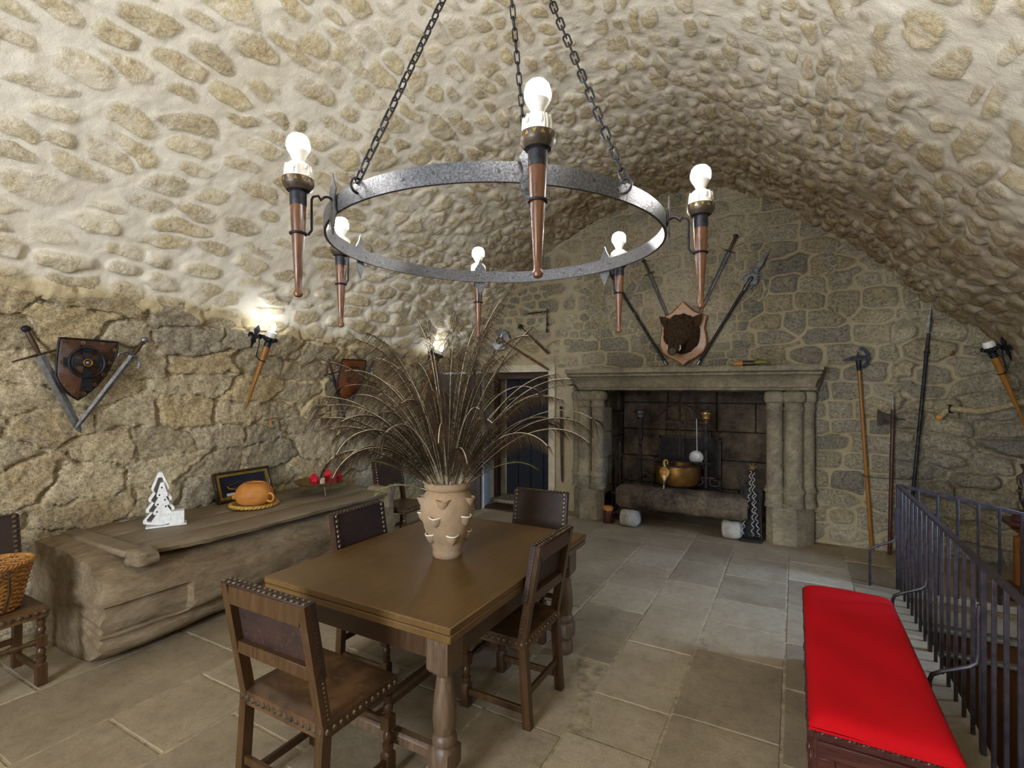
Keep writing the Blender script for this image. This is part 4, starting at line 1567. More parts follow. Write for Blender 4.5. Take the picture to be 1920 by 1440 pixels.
def spl(sec, per=4):
    out = []
    P = [Vector((a, b, 0)) for a, b in sec]
    n = len(P)
    for i in range(n):
        p0, p1, p2, p3 = P[i - 1], P[i], P[(i + 1) % n], P[(i + 2) % n]
        for k in range(per):
            t = k / per
            out.append(0.5 * ((2 * p1) + (p2 - p0) * t + (2 * p0 - 5 * p1 + 4 * p2 - p3) * t * t + (3 * p1 - p0 - 3 * p2 + p3) * t ** 3))
    return out


S2 = spl(sec, 5)
vs, fs = [], []
NY = 110
_i, _j = np.meshgrid(np.arange(NY + 1), np.arange(len(S2)), indexing='ij')
NZ = fbm(_i * 0.16, _j * 0.22, 88, 4)
for i in range(NY + 1):
    t = i / NY
    y = Y0c + (Y1c - Y0c) * t
    en = max(0, 1 - t * 30) * 0.035 + max(0, 1 - (1 - t) * 30) * 0.03
    for j, p in enumerate(S2):
        x, z = p.x, p.y
        cx, cz = -0.05, 0.33
        wob = 0.012 * math.sin(4.1 * t * 2.5 + j * 0.10) + 0.05 * (NZ[i, j] - 0.5)
        knot = 0.05 * math.exp(-((y - 0.62) / 0.13) ** 2 - ((z - 0.48) / 0.09) ** 2) * (x > 0.2) + 0.03 * math.exp(-((y - 0.2) / 0.2) ** 2 - ((z - 0.40) / 0.1) ** 2) * (x > 0.2)
        fl = 0.0
        if z < 0.21 and x > 0.2:
            fl = -0.03 * sstep(0.15, 0.3, t)
        if t < 0.20 and 0.2 < z < 0.40 and x > 0.3:        # sawn notch near the left end
            fl -= 0.035
        k = 1 - en + wob
        xx = cx + (x - cx) * k + knot + fl
        zz = max(0.0, cz + (z - cz) * (1 - en + wob * 0.7) + (knot * 0.2))
        if z > 0.6 and 0.16 < t < 0.97:
            zz = min(zz, 0.618)
        vs.append((xx, y + 0.012 * math.sin(j * 0.7) * (i in (0, NY)), zz))
n = len(S2)
for i in range(NY):
    for j in range(n):
        a = i * n + j; b = i * n + (j + 1) % n
        fs.append((a, a + n, b + n, b))
# end faces as fans
for e, i in ((0, 0), (1, NY)):
    c = len(vs)
    vs.append((-0.05, Y0c - 0.01 if e == 0 else Y1c + 0.01, 0.33))
    for j in range(n):
        a = i * n + j; b = i * n + (j + 1) % n
        fs.append((c, b, a) if e else (c, a, b))
mb = MB(); mb.add(vs, fs)
mb.build('trunk_body', 'trunk', tk, angle=50)
# far upright end piece
mb = MB()
blob(mb, (0.30, 1.235, 0.50), (0.34, 0.16, 0.40), 5, 16, 12, 0.05, 3.4)
mb.build('end_post', 'trunk', tk)
# lid planks with a broken front corner
rnd = random.Random(8)
for (x0, x1, y0, y1, z) in ((0.17, 0.475, -0.98, 1.16, 0.645), (-0.16, 0.165, -1.0, 1.17, 0.645), (-0.56, -0.165, -1.02, 1.15, 0.647)):
    mb = MB()
    NB = 36
    vs, fs = [], []
    for i in range(NB + 1):
        y = y0 + (y1 - y0) * i / NB
        ja = 0.006 * math.sin(i * 1.3 + x0 * 9) + 0.005 * math.sin(i * 2.9)
        jb = 0.008 * math.sin(i * 0.9 + x1 * 7) + 0.006 * math.sin(i * 2.3)
        if x1 > 0.4 and i < 7:
            jb -= 0.012 * (7 - i) * (1 if i % 2 else 0.7)
        zz = 0.004 * math.sin(i * 0.35)
        xa, xb = x0 + ja * (x0 < 0.1), x1 + jb
        vs += [(xa + 0.004, y, z - 0.022), (xa, y, z + 0.008 + zz), (xa + 0.01, y, z + 0.015 + zz), ((xa + xb) / 2, y, z + 0.018 + zz), (xb - 0.014, y, z + 0.014 + zz), (xb, y, z + 0.004 + zz), (xb - 0.012, y, z - 0.022)]
    for i in range(NB):
        for k in range(7):
            a = i * 7 + k; b = i * 7 + (k + 1) % 7
            fs.append((a, a + 7, b + 7, b))
    fs += [tuple(range(7)), tuple(NB * 7 + k for k in range(7))[::-1]]
    mb.add(vs, fs)
    mb.build('lid_plank', 'lid_wood', tk, angle=35)
mb = MB(); blob(mb, (0.40, -1.02, 0.63), (0.20, 0.15, 0.10), 12, 18, 12, 0.16, 3.6); mb.bar((-0.52, -1.06, 0.665), (0.36, -1.04, 0.652), 0.13, 0.045, (0, 0, 1), 0.014)
mb.build('end_batten', 'lid_wood', tk)
ZL = 0.667

# wooden tree decoration
td = thing('tree_ornament', (-4.22, 2.10, ZL), 'white wooden fir tree ornament with small pot holder on the trunk lid', 'ornament', rz=math.radians(-62) + PI)
td.rotation_euler = (0, 0, math.radians(62))


def fir(w, h, z0, steps=4, stem=0.02):
    r = [(stem, z0)]
    for k in range(steps):
        za = z0 + 0.05 * h + h * 0.95 * k / (steps + 0.6)
        wa = w * (1 - 0.16 * k) / 2
        wb = w * (0.56 - 0.10 * k) / 2
        zb_ = za + h * 0.95 / (steps + 0.6)
        r += [(wa, za), (wa * 1.03, za + 0.018)] + ([(wb, zb_ - 0.004)] if k < steps - 1 else [(0.012, z0 + h)])
    return r + [(-x, z) for x, z in r[::-1]]


mb = MB(); mb.box((0.01, 0, 0.006), (0.26, 0.12, 0.012), None, 0.003); mb.build('base', 'white_paint', td)
mb = MB()
o1 = fir(0.21, 0.40, 0.015)
o2 = fir(0.165, 0.345, 0.03)
n = len(o1)
for (ya, yb_) in ((-0.028, 0.028),):
    vs = [(x - 0.03, ya, z) for x, z in o1] + [(x - 0.03, yb_, z) for x, z in o1] + [(x * 0.98 - 0.03, ya, z) for x, z in o2] + [(x * 0.98 - 0.03, yb_, z) for x, z in o2]
    fs = []
    for k in range(n):
        b = (k + 1) % n
        fs += [(k, k + n, b + n, b), (2 * n + k, 2 * n + b, 3 * n + b, 3 * n + k), (k, b, 2 * n + b, 2 * n + k), (n + k, 3 * n + k, 3 * n + b, n + b)]
    mb.add(vs, fs)
mb.build('outer_tree', 'white_paint', td)
mb = MB(); o3 = [(x * 0.86 + 0.012 - 0.03, z * 0.93 + 0.004) for x, z in fir(0.15, 0.345, 0.014)]
mb.prism(o3, -0.045, -0.030); mb.build('inner_tree', 'white_paint', td)
mb = MB(); mb.prism([(x * 0.98 - 0.03, z) for x, z in o2], 0.020, 0.026); mb.build('back_board', 'grey_paint', td)
mb = MB()
for (x, z) in ((-0.02, 0.30), (-0.035, 0.245), (0.0, 0.205), (-0.045, 0.175), (0.005, 0.155), (-0.05, 0.12)):
    mb.ball((x, -0.046, z), (0.006, 0.003, 0.007), 8, 6)
mb.build('dot', 'dots', td)
mb = MB(); mb.box((0.075, -0.01, 0.062), (0.10, 0.085, 0.10), None, 0.004); mb.build('pot_holder', 'white_paint', td)

# framed boat picture leaning on the wall
fA = hx(409, 948, -4.585); fA.z = ZL
fr = thing('picture_frame', None, 'dark framed shadow box with brass powder horn leaning on the wall', 'picture frame',
           mat=Matrix.Translation((-4.56, 2.99, ZL)) @ Matrix.Rotation(PI / 2 + 0.02, 4, 'Z') @ Matrix.Rotation(math.radians(-19), 4, 'X'))
FW, FH = 0.57, 0.285
mb = MB()
for (c, sz) in (((0, 0, 0.0125), (FW, 0.035, 0.025)), ((0, 0, FH - 0.0125), (FW, 0.035, 0.025)), ((-FW / 2 + 0.0125, 0, FH / 2), (0.025, 0.0345, FH - 0.05)), ((FW / 2 - 0.0125, 0, FH / 2), (0.025, 0.0345, FH - 0.05))):
    mb.box(c, sz, None, 0.006)
mb.build('frame', 'frame_wood', fr)
mb = MB()
for (c, sz) in (((0, -0.002, 0.037), (FW - 0.05, 0.02, 0.024)), ((0, -0.002, FH - 0.037), (FW - 0.05, 0.02, 0.024)), ((-FW / 2 + 0.037, -0.002, FH / 2), (0.024, 0.02, FH - 0.098)), ((FW / 2 - 0.037, -0.002, FH / 2), (0.024, 0.02, FH - 0.098))):
    mb.box(c, sz)
mb.build('gilt_slip', 'gold', fr)
mb = MB(); mb.box((0, 0.008, FH / 2), (FW - 0.04, 0.006, FH - 0.04)); mb.build('backing', 'navy', fr)
mb = MB(); mb.tube([(-0.17, -0.006, 0.15), (-0.16, -0.008, 0.12), (-0.09, -0.01, 0.105), (0.0, -0.01, 0.125), (0.08, -0.01, 0.155), (0.15, -0.008, 0.165)], [0.004, 0.010, 0.014, 0.013, 0.008, 0.004], 8)
mb.tube([(-0.15, -0.008, 0.155), (-0.06, -0.012, 0.17), (0.04, -0.01, 0.16), (0.11, -0.01, 0.185)], 0.0025, 6)
mb.build('powder_horn', 'brass', fr)
mb = MB(); mb.box((-0.12, -0.0, 0.068), (0.13, 0.003, 0.026)); mb.build('caption_card', 'paper', fr)

# clay cooking pot on a plaited mat
mt = thing('straw_mat', (-4.23, 2.84, ZL), 'round plaited straw mat under the clay pot', 'mat')
mb = MB()
for k in range(12):
    mb.ring((0, 0, 0.012), 0.02 + k * 0.0148, 0.008, 40, 6)
mb.build('weave', 'straw', mt)
mb = MB()
for q in range(2):
    pts = []
    for k in range(121):
        a = 2 * PI * k / 120
        pts.append(((0.188 + 0.008 * math.cos(a * 18 + q * PI)) * math.cos(a), (0.188 + 0.008 * math.cos(a * 18 + q * PI)) * math.sin(a), 0.02 + 0.008 * math.sin(a * 18 + q * PI)))
    mb.tube(pts, 0.010, 6)
mb.build('plaited_edge', 'straw', mt)
cp = thing('clay_pot', (-4.21, 2.83, ZL + 0.02), 'orange clay cooking pot with domed lid and stub handle on the mat', 'pot', rz=math.radians(-70))
mb = MB(); mb.lathe([(0.02, 0.0), (0.10, 0.0), (0.135, 0.025), (0.152, 0.065), (0.156, 0.085), (0.148, 0.09), (0.14, 0.075), (0.0, 0.02)], 36, cap=False); mb.build('bowl', 'clay', cp)
mb = MB(); mb.lathe([(0.155, 0.086), (0.156, 0.10), (0.145, 0.135), (0.12, 0.17), (0.09, 0.19), (0.082, 0.192), (0.078, 0.185), (0.0, 0.188)], 36, cap=False); mb.build('lid', 'clay', cp)
mb = MB(); mb.tube([(-0.02, -0.13, 0.06), (-0.03, -0.19, 0.05), (-0.032, -0.225, 0.048), (-0.033, -0.24, 0.048)], [0.026, 0.03, 0.032, 0.012], 14, flat=0.8); mb.build('stub_handle', 'clay', cp)
mb = MB(); mb.ring((0.02, 0.165, 0.07), 0.036, 0.009, 20, 8, Matrix.Rotation(PI / 2, 3, 'Y')); mb.build('loop_handle', 'clay', cp)

# tray on legs with red lanterns
ty = thing('tripod_tray', (-4.16, 3.50, ZL), 'low metal tray on thin legs near the far end of the trunk lid', 'tray')
mb = MB(); mb.lathe([(0.0, 0.10), (0.17, 0.10), (0.215, 0.112), (0.235, 0.13), (0.24, 0.134), (0.237, 0.126), (0.215, 0.105), (0.17, 0.094), (0.0, 0.094)], 40, cap=False); mb.build('dish', 'brass', ty)
for k in range(3):
    a = k * 2 * PI / 3 - 0.35
    mb = MB(); mb.tube([(0.12 * math.cos(a), 0.12 * math.sin(a), 0.098), (0.16 * math.cos(a), 0.16 * math.sin(a), 0.0)], 0.006, 8); mb.build('leg', 'brass', ty)


def lantern(x, y, s_, label):
    r = thing('lantern', (x, y, ZL + 0.10), label, 'lantern', 'red lanterns on the tray', rz=rnd.uniform(0, 1.5))
    r.scale = (s_, s_, s_)
    mb = MB(); mb.box((0, 0, 0.004), (0.056, 0.056, 0.008)); mb.box((0, 0, 0.06), (0.056, 0.056, 0.008))
    for k in range(5):
        t = -0.024 + 0.012 * k
        for sg in (-1, 1):
            mb.box((t, sg * 0.024, 0.032), (0.0035, 0.0035, 0.056)); mb.box((sg * 0.024, t, 0.032), (0.0035, 0.0035, 0.056))
    mb.build('cage', 'red_glaze', r)
    mb = MB(); mb.lathe([(0.04, 0.062), (0.022, 0.085), (0.012, 0.098), (0.006, 0.10)], 4, Matrix.Rotation(PI / 4, 4, 'Z')); mb.build('roof', 'red_glaze', r)
    mb = MB(); mb.ring((0, 0, 0.108), 0.009, 0.0025, 12, 6, Matrix.Rotation(PI / 2, 3, 'X')); mb.build('hanging_ring', 'red_glaze', r)
    mb = MB(); mb.lathe([(0.016, 0.009), (0.016, 0.045), (0.002, 0.047)], 12); mb.build('candle', 'red_glaze', r)


for (x, y, s_, lb) in ((-4.05, 3.36, 0.92, 'red lantern nearest the left rim of the tray'), (-4.15, 3.42, 1.1, 'taller red lantern behind at the left of the tray'),
                       (-4.06, 3.585, 0.92, 'red lantern at the front right of the tray'), (-4.16, 3.60, 1.25, 'tallest red lantern in the right cluster on the tray'), (-4.09, 3.67, 1.0, 'red lantern at the far right rim of the tray')):
    lantern(x, y, s_, lb)
cn = thing('candle', (-4.13, 3.505, ZL + 0.10), 'short white candle between the red lanterns on the tray', 'candle')
mb = MB(); mb.lathe([(0.026, 0), (0.027, 0.05), (0.02, 0.054), (0.0, 0.05)], 20); mb.build('wax_body', 'cream', cn)
mb = MB(); mb.tube([(0, 0, 0.05), (0.001, 0, 0.06)], 0.0015, 5); mb.build('wick', 'dots', cn)

# wicker basket on the left chair
bk = thing('wicker_basket', (-3.965, 1.03, 0.458), 'brown wicker basket standing on the chair at the left edge', 'basket')


def bwall(t):
    return 0.115 + 0.055 * t, 0.15 + 0.06 * t, 0.25 * t


mb = MB()
for j in range(21):
    t = j / 20
    rx, ry, z = bwall(t)
    pts = []
    for k in range(96):
        a = 2 * PI * k / 96
        d = 0.006 * math.sin(a * 12 + j * PI)
        pts.append(((rx + d) * math.cos(a), (ry + d) * math.sin(a), z + 0.008))
    mb.tube(pts, 0.0068, 6, closed=True)
mb.build('weave', 'wicker', bk)
mb = MB()
for k in range(24):
    a = 2 * PI * (k + 0.5) / 24
    r0 = bwall(0); r1 = bwall(1)
    mb.tube([(r0[0] * math.cos(a), r0[1] * math.sin(a), 0.004), (r1[0] * math.cos(a), r1[1] * math.sin(a), 0.255)], 0.005, 6)
mb.build('stakes', 'wicker', bk)
mb = MB()
for q in range(3):
    pts = []
    for k in range(120):
        a = 2 * PI * k / 120
        pts.append(((0.172 + 0.008 * math.cos(a * 20 + q * 2.1)) * math.cos(a), (0.212 + 0.008 * math.cos(a * 20 + q * 2.1)) * math.sin(a), 0.265 + 0.008 * math.sin(a * 20 + q * 2.1)))
    mb.tube(pts, 0.0065, 6, closed=True)
mb.build('braided_rim', 'wicker', bk)
mb = MB(); mb.lathe([(0.0, 0.004), (0.14, 0.004), (0.14, 0.01), (0, 0.01)], 30, Matrix.Diagonal((0.8, 1.06, 1, 1)), cap=False); mb.build('base', 'wicker', bk)
mb = MB(); mb.tube([(0.178, 0.06, 0.25), (0.162, 0.065, 0.12), (0.125, 0.05, 0.01)], 0.008, 8); mb.ring((0.182, 0.05, 0.235), 0.02, 0.004, 14, 6, Matrix.Rotation(PI / 2, 3, 'Y')); mb.build('strap', 'dark_wood', bk)

# ------------------------------------------------------------------ chandelier
CC = Vector((-0.9325, 1.561, 2.25))          # ring centre
fw = Vector((-math.sin(TH), math.cos(TH), 0)); rt = Vector((math.cos(TH), math.sin(TH), 0))
ZT, ZBm = 2.272, 2.222
cl = thing('ring_chandelier', (CC.x, CC.y, 0), 'round black iron ring chandelier with six wooden torches hanging on chains', 'chandelier', rz=TH)
# local frame: x = to the right, y = away from the viewer
mb = MB()
R0, R1, N = 0.583, 0.575, 120
vs, fs = [], []
for k in range(N):
    a = 2 * PI * k / N
    zz = 0.002 * math.sin(3 * a)
    for (r, z) in ((R0, ZBm), (R0 + 0.001, ZT), (R1, ZT), (R1, ZBm)):
        vs.append((r * math.cos(a), r * math.sin(a), z + zz))
for k in range(N):
    b = (k + 1) % N
    for j in range(4):
        fs.append((k * 4 + j, b * 4 + j, b * 4 + (j + 1) % 4, k * 4 + (j + 1) % 4))
mb.add(vs, fs)
ringo = mb.build('ring', 'iron_ring', cl)
mb = MB()
for k in range(44):
    a = 2 * PI * k / 44 + 0.04
    if k % 3 == 2:
        continue
    for r, s_ in ((R0 + 0.0006, 1), (R1 - 0.0006, -1)):
        R = Vector((math.cos(a), math.sin(a), 0)).to_track_quat('Z', 'Y').to_matrix()
        mb.ball((r * math.cos(a), r * math.sin(a), (ZT + ZBm) / 2 + 0.006 * math.sin(k * 2.3)), (0.0045, 0.0045, 0.0008), 8, 4, R)
mb.build('bolt_holes', 'dots', ringo)


def torch_parts(parent, zt=0.0, wood_mat='torch_wood', bulb_mat='bulb', seed=0):
    """wooden torch: origin at the centre of the wood's lower tip, standing along +z"""
    rnd = random.Random(seed)
    mb = MB()
    mb.lathe([(0.004, 0.0), (0.010, 0.003), (0.0125, 0.010), (0.010, 0.017), (0.0085, 0.022), (0.0105, 0.06), (0.0155, 0.14), (0.0195, 0.21), (0.0205, 0.25), (0.0205, 0.262)], 20)
    wd = mb.build('torch_handle', wood_mat, parent)
    mb = MB(); mb.lathe([(0.0215, 0.25), (0.022, 0.262), (0.022, 0.285), (0.030, 0.292), (0.036, 0.297)], 20); mb.build('socket_collar', 'iron', wd)
    mb = MB(); mb.lathe([(0.030, 0.290), (0.0385, 0.300), (0.041, 0.308), (0.041, 0.322), (0.037, 0.322), (0.037, 0.303), (0.0, 0.300)], 28, cap=False)
    cup = mb.build('cup', 'bronze', wd)
    mb = MB()
    for k in range(14):
        a0 = 2 * PI * k / 14
        pts = []
        for (da, z) in ((-0.13, 0.309), (0.13, 0.309), (0.0, 0.3195)) if k % 2 else ((-0.13, 0.3195), (0.13, 0.3195), (0.0, 0.309)):
            pts.append((0.0414 * math.cos(a0 + da), 0.0414 * math.sin(a0 + da), z))
        q = [(x * 1.004, y * 1.004, z) for x, y, z in pts]
        mb.add(pts + q, [(3, 4, 5), (0, 2, 1), (0, 1, 4, 3), (1, 2, 5, 4), (2, 0, 3, 5)])
    mb.build('pierced_band', 'brass', cup)
    mb = MB()
    pr = [(0.0, 0.302), (0.033, 0.304), (0.0335, 0.325), (0.031, 0.345), (0.0315, 0.356), (0.024, 0.364), (0.0, 0.362)]
    mb.lathe(pr, 26, cap=False)
    for k in range(13):
        a = rnd.uniform(0, 6.28)
        L = rnd.uniform(0.012, 0.04)
        r = 0.0315
        mb.tube([(r * math.cos(a), r * math.sin(a), 0.358), ((r + 0.002) * math.cos(a + 0.03), (r + 0.002) * math.sin(a + 0.03), 0.358 - L * 0.6), ((r + 0.003) * math.cos(a), (r + 0.003) * math.sin(a), 0.358 - L)], [0.003, 0.0034, 0.0024], 6)
    mb.build('wax_sleeve', 'wax', wd)
    mb = MB(); mb.lathe([(0.014, 0.360), (0.0155, 0.375), (0.0215, 0.387), (0.028, 0.398)], 18, cap=False)
    mb.build('bulb_base', 'wax', wd)
    mb = MB(); mb.lathe([(0.027, 0.397), (0.0305, 0.408), (0.0305, 0.420), (0.027, 0.432), (0.019, 0.441), (0.008, 0.4455), (0.0, 0.446)], 14, cap=False)
    mb.build('bulb', bulb_mat, wd)
    return wd


def leaf_plate(parent, mb=None):
    pass


ZTIP = 1.968
RT = 0.685
for k in range(6):
    a = math.radians(-80.6 + 60 * k)
    ca, sa = math.cos(a), math.sin(a)
    wd = torch_parts(cl, seed=k)
    wd.location = (RT * ca, RT * sa, ZTIP)
    # lance shaped plate on the ring
    mb = MB()
    tx = Vector((-sa, ca, 0))
    ctr = Vector(((R0 + 0.005) * ca, (R0 + 0.005) * sa, 0))
    out = [(0, 0.085), (0.010, 0.06), (0.026, 0.035), (0.016, 0.012), (0.016, -0.012), (0.026, -0.035), (0.010, -0.065), (0, -0.09), (-0.010, -0.065), (-0.026, -0.035), (-0.016, -0.012), (-0.016, 0.012), (-0.026, 0.035), (-0.010, 0.06)]
    nrm = Vector((ca, sa, 0))
    vs = [ctr + tx * x + nrm * d + Vector((0, 0, 2.247 + z)) for d in (0, 0.004) for x, z in out]
    n = len(out)
    mb.add(vs, [tuple(range(n))[::-1], tuple(n + q for q in range(n))] + [(q, (q + 1) % n, n + (q + 1) % n, n + q) for q in range(n)])
    mb.build('lance_plate', 'iron_ring', cl)
    # bent bracket: scroll at the plate, drops to the ring clasp round the handle
    mb = MB()
    pts = []
    for q in range(10):
        t = q / 9
        b = PI * 1.15 * (1 - t)
        pts.append((R0 + 0.022 + 0.018 * math.cos(b + 0.2), 2.243 + 0.018 * math.sin(b + 0.2)))
    pts += [(R0 + 0.048, 2.258), (RT - 0.040, 2.252), (RT - 0.036, 2.243), (RT - 0.036, 2.18), (RT - 0.036, 2.158), (RT - 0.026, 2.143)]
    mb.tube([(r * ca, r * sa, z) for r, z in pts], 0.0036, 8)
    M3 = Matrix.Identity(3)
    mb.ring((RT * ca, RT * sa, 2.142), 0.0205, 0.0034, 22, 8)
    mb.build('bracket', 'iron', cl)
# chains to the apex
AP = Vector((-0.045 + 0.054, 0.0, 3.55)) + Vector((0, 0, 0))
AP = Vector((0.012, 0.0, 3.55))
for ang in (-52.3, -128.0, 73.0):
    a = math.radians(ang)
    p = Vector((0.585 * math.cos(a), 0.585 * math.sin(a), 2.268))
    mb = MB()
    mb.ring(p + Vector((0, 0, -0.006)), 0.020, 0.0036, 20, 8, Matrix.Rotation(a, 3, 'Z') @ Matrix.Rotation(PI / 2, 3, 'X'))
    chain(mb, p + Vector((0, 0, 0.006)), AP, 0.047, 0.0098, 0.0030)
    mb.build('chain', 'iron', cl)
mb = MB()
mb.ring(AP + Vector((0, 0, 0.02)), 0.03, 0.005, 20, 8, Matrix.Rotation(PI / 2, 3, 'X'))
chain(mb, AP + Vector((0, 0, 0.045)), Vector((0.012, 0, 4.05)), 0.06, 0.013, 0.004)
mb.build('hanging_chain', 'iron', cl)
mb = MB(); mb.tube([(0.012, 0, 4.02), (0.03, 0, 4.04), (0.03, 0, 4.08), (0.012, 0, 4.10), (0.012, 0, 4.22)], 0.007, 8); mb.build('hook', 'iron', cl)


# ------------------------------------------------------------------ wall torches
def wall_torch(tip, head, normal, side, label, lit=True):
    """tip: lower end of the wood, head: cup centre.  normal: wall normal into the room"""
    tip, head = Vector(tip), Vector(head)
    L = (head - tip).length
    root = thing('wall_torch', None, label, 'wall torch', 'torches on the walls', mat=frame(tip, head, normal))
    s_ = L / 0.300
    mb = MB()
    mb.lathe([(0.006, 0.0), (0.009, 0.004), (0.010, 0.02), (0.0195, L * 0.5), (0.030, L * 0.86), (0.0305, L * 0.90)], 20)
    mb.build('torch_handle', 'torch_wood2', root)
    mb = MB(); mb.lathe([(0.030, L * 0.90), (0.031, L * 0.965), (0.045, L * 0.98), (0.0, L * 0.98)], 20, cap=False); mb.build('socket_collar', 'iron', root)
    mb = MB(); mb.lathe([(0.04, L - 0.02), (0.058, L - 0.005), (0.060, L + 0.025), (0.053, L + 0.025), (0.050, L), (0, L)], 26, cap=False)
    for k in range(12):
        a = 2 * PI * k / 12
        mb.ball((0.060 * math.cos(a), 0.060 * math.sin(a), L + 0.012), (0.014, 0.014, 0.017), 8, 6)
    mb.build('leafy_cup', 'iron', root)
    # flame shaped or dripping candle
    mb = MB()
    mb.lathe([(0.0, L), (0.045, L + 0.005), (0.046, L + 0.05), (0.040, L + 0.075), (0.02, L + 0.08), (0, L + 0.079)], 20, cap=False)
    mb.build('wax_sleeve', 'wax', root)
    if lit:
        mb = MB(); mb.lathe([(0.013, L + 0.078), (0.0145, L + 0.085), (0.021, L + 0.105), (0.020, L + 0.125), (0.012, L + 0.148), (0.004, L + 0.162), (0, L + 0.165)], 12, cap=False)
        mb.build('bulb', 'bulb_wall', root)
    # bracket: clasp, arm, scroll and a fleur-de-lis plate on the wall side
    mb = MB()
    s = side
    mb.ring((0, 0, L * 0.70), 0.0275, 0.005, 20, 8)
    mb.tube([(s * 0.028, 0, L * 0.70), (s * 0.065, 0.01, L * 0.74), (s * 0.068, 0.02, L * 0.90), (s * 0.08, 0.03, L * 0.97), (s * 0.105, 0.04, L * 0.99), (s * 0.118, 0.045, L * 0.955), (s * 0.10, 0.045, L * 0.935)], 0.0055, 8)
    mb.build('bracket', 'iron', root)
    mb = MB()
    cx, cz = s * 0.12, L * 0.97
    half = [(0.0, 0.125), (0.012, 0.105), (0.030, 0.075), (0.014, 0.04), (0.013, 0.022), (0.035, 0.048), (0.062, 0.045), (0.070, 0.015), (0.056, -0.004), (0.050, 0.012), (0.034, 0.010), (0.014, -0.012), (0.024, -0.03), (0.008, -0.055), (0.0, -0.10)]
    out = [(cx + x, cz + z) for x, z in half] + [(cx - x, cz + z) for x, z in half[-2:0:-1]]
    mb.prism(out, 0.035, 0.047)
    mb.build('lily_plate', 'iron', root)
    return root


def offset(p, d, n):
    return Vector(p) + Vector(n) * d


XW = -4.55
# torch nearest the viewer on the left wall
wall_torch(hx(460, 766, -4.52), hx(505, 637, -4.30), (1, 0, -0.15), -1, 'lit wall torch between the leather shield and the crossed swords on the left wall')
wall_torch(hx(786, 752, -4.52), hx(822, 668, -4.32), (1, 0, -0.15), -1, 'lit wall torch on the left wall half hidden behind the plumes')
wall_torch(hx(1926, 806, 1.82), hx(1858, 655, 1.54), (-1, -0.3, -0.2), 1, 'unlit wall torch with broken white candle at the right edge', lit=False)


# ------------------------------------------------------------------ swords and shields
def sword(p_tip, p_pommel, normal, label, blade_w=0.05, grip=0.17, guard=0.26, style='plain', mat='steel', grp=None, cat='sword', curve=0.0):
    p, q = Vector(p_tip), Vector(p_pommel)
    L = (q - p).length
    r = thing('sword', None, label, cat, grp, mat=frame(p, q, normal))
    zb_ = L - grip
    mb = MB()
    hw = blade_w / 2
    prof_ = [(0.0, 0.002), (0.05, 0.55), (0.12, 0.8), (0.5, 0.92), (1.0, 1.0)]
    vs, fs = [], []
    for t, k in prof_:
        z = t * zb_
        c = 0.0
        vs += [(-hw * k, 0, z), (0, -0.005 * (k + 0.1), z), (hw * k, 0, z), (0, 0.005 * (k + 0.1), z)]
    for j in range(len(prof_) - 1):
        for m in range(4):
            fs.append((j * 4 + m, j * 4 + (m + 1) % 4, j * 4 + 4 + (m + 1) % 4, j * 4 + 4 + m))
    fs.append((0, 1, 2, 3)); e = (len(prof_) - 1) * 4
    fs.append((e + 3, e + 2, e + 1, e))
    mb.add(vs, fs)
    mb.build('blade', mat, r, angle=12)
    mb = MB()
    g = guard / 2
    if style == 'curved':
        for s_ in (-1, 1):
            mb.tube([(0, 0, zb_), (s_ * g * 0.45, 0, zb_ + 0.002), (s_ * g * 0.8, 0, zb_ - 0.018), (s_ * g, 0, zb_ - 0.05), (s_ * g * 0.92, 0, zb_ - 0.07)], [0.011, 0.012, 0.013, 0.012, 0.006], 8)
    elif style == 'basket':
        mb.tube([(-g, 0, zb_ + 0.012), (0, 0, zb_), (g, 0, zb_ - 0.01)], [0.007, 0.009, 0.007], 8)
        mb.ball((-g, 0, zb_ + 0.012), 0.010, 8, 6); mb.ball((g, 0, zb_ - 0.01), 0.012, 8, 6)
        mb.tube([(-g * 0.5, -0.01, zb_), (-g * 0.7, -0.03, zb_ - 0.06), (0, -0.03, zb_ - 0.085), (g * 0.4, -0.02, zb_ - 0.03)], 0.005, 6)
    elif style == 'knobs':
        mb.tube([(-g, 0, zb_), (g, 0, zb_)], 0.009, 8)
        mb.ball((g, 0, zb_), (0.02, 0.01, 0.014), 10, 6); mb.ball((-g, 0, zb_), (0.02, 0.01, 0.014), 10, 6)
    else:
        mb.tube([(-g, 0, zb_ + 0.0), (0, 0, zb_ + 0.0), (g, 0, zb_ + 0.0)], [0.006, 0.012, 0.006], 8, flat=0.8)
    mb.build('guard', mat if style != 'plain' else 'bronze', r)
    mb = MB(); mb.lathe([(0.012, zb_ + 0.005), (0.017, zb_ + grip * 0.3), (0.014, zb_ + grip * 0.75), (0.011, zb_ + grip * 0.86)], 12); mb.build('grip', 'dark_wood' if mat != 'iron_rust' else mat, r)
    mb = MB(); mb.ball((0, 0, L - 0.018), (0.026, 0.018, 0.024), 14, 10); mb.build('pommel', mat if style != 'plain' else 'iron', r)
    return r


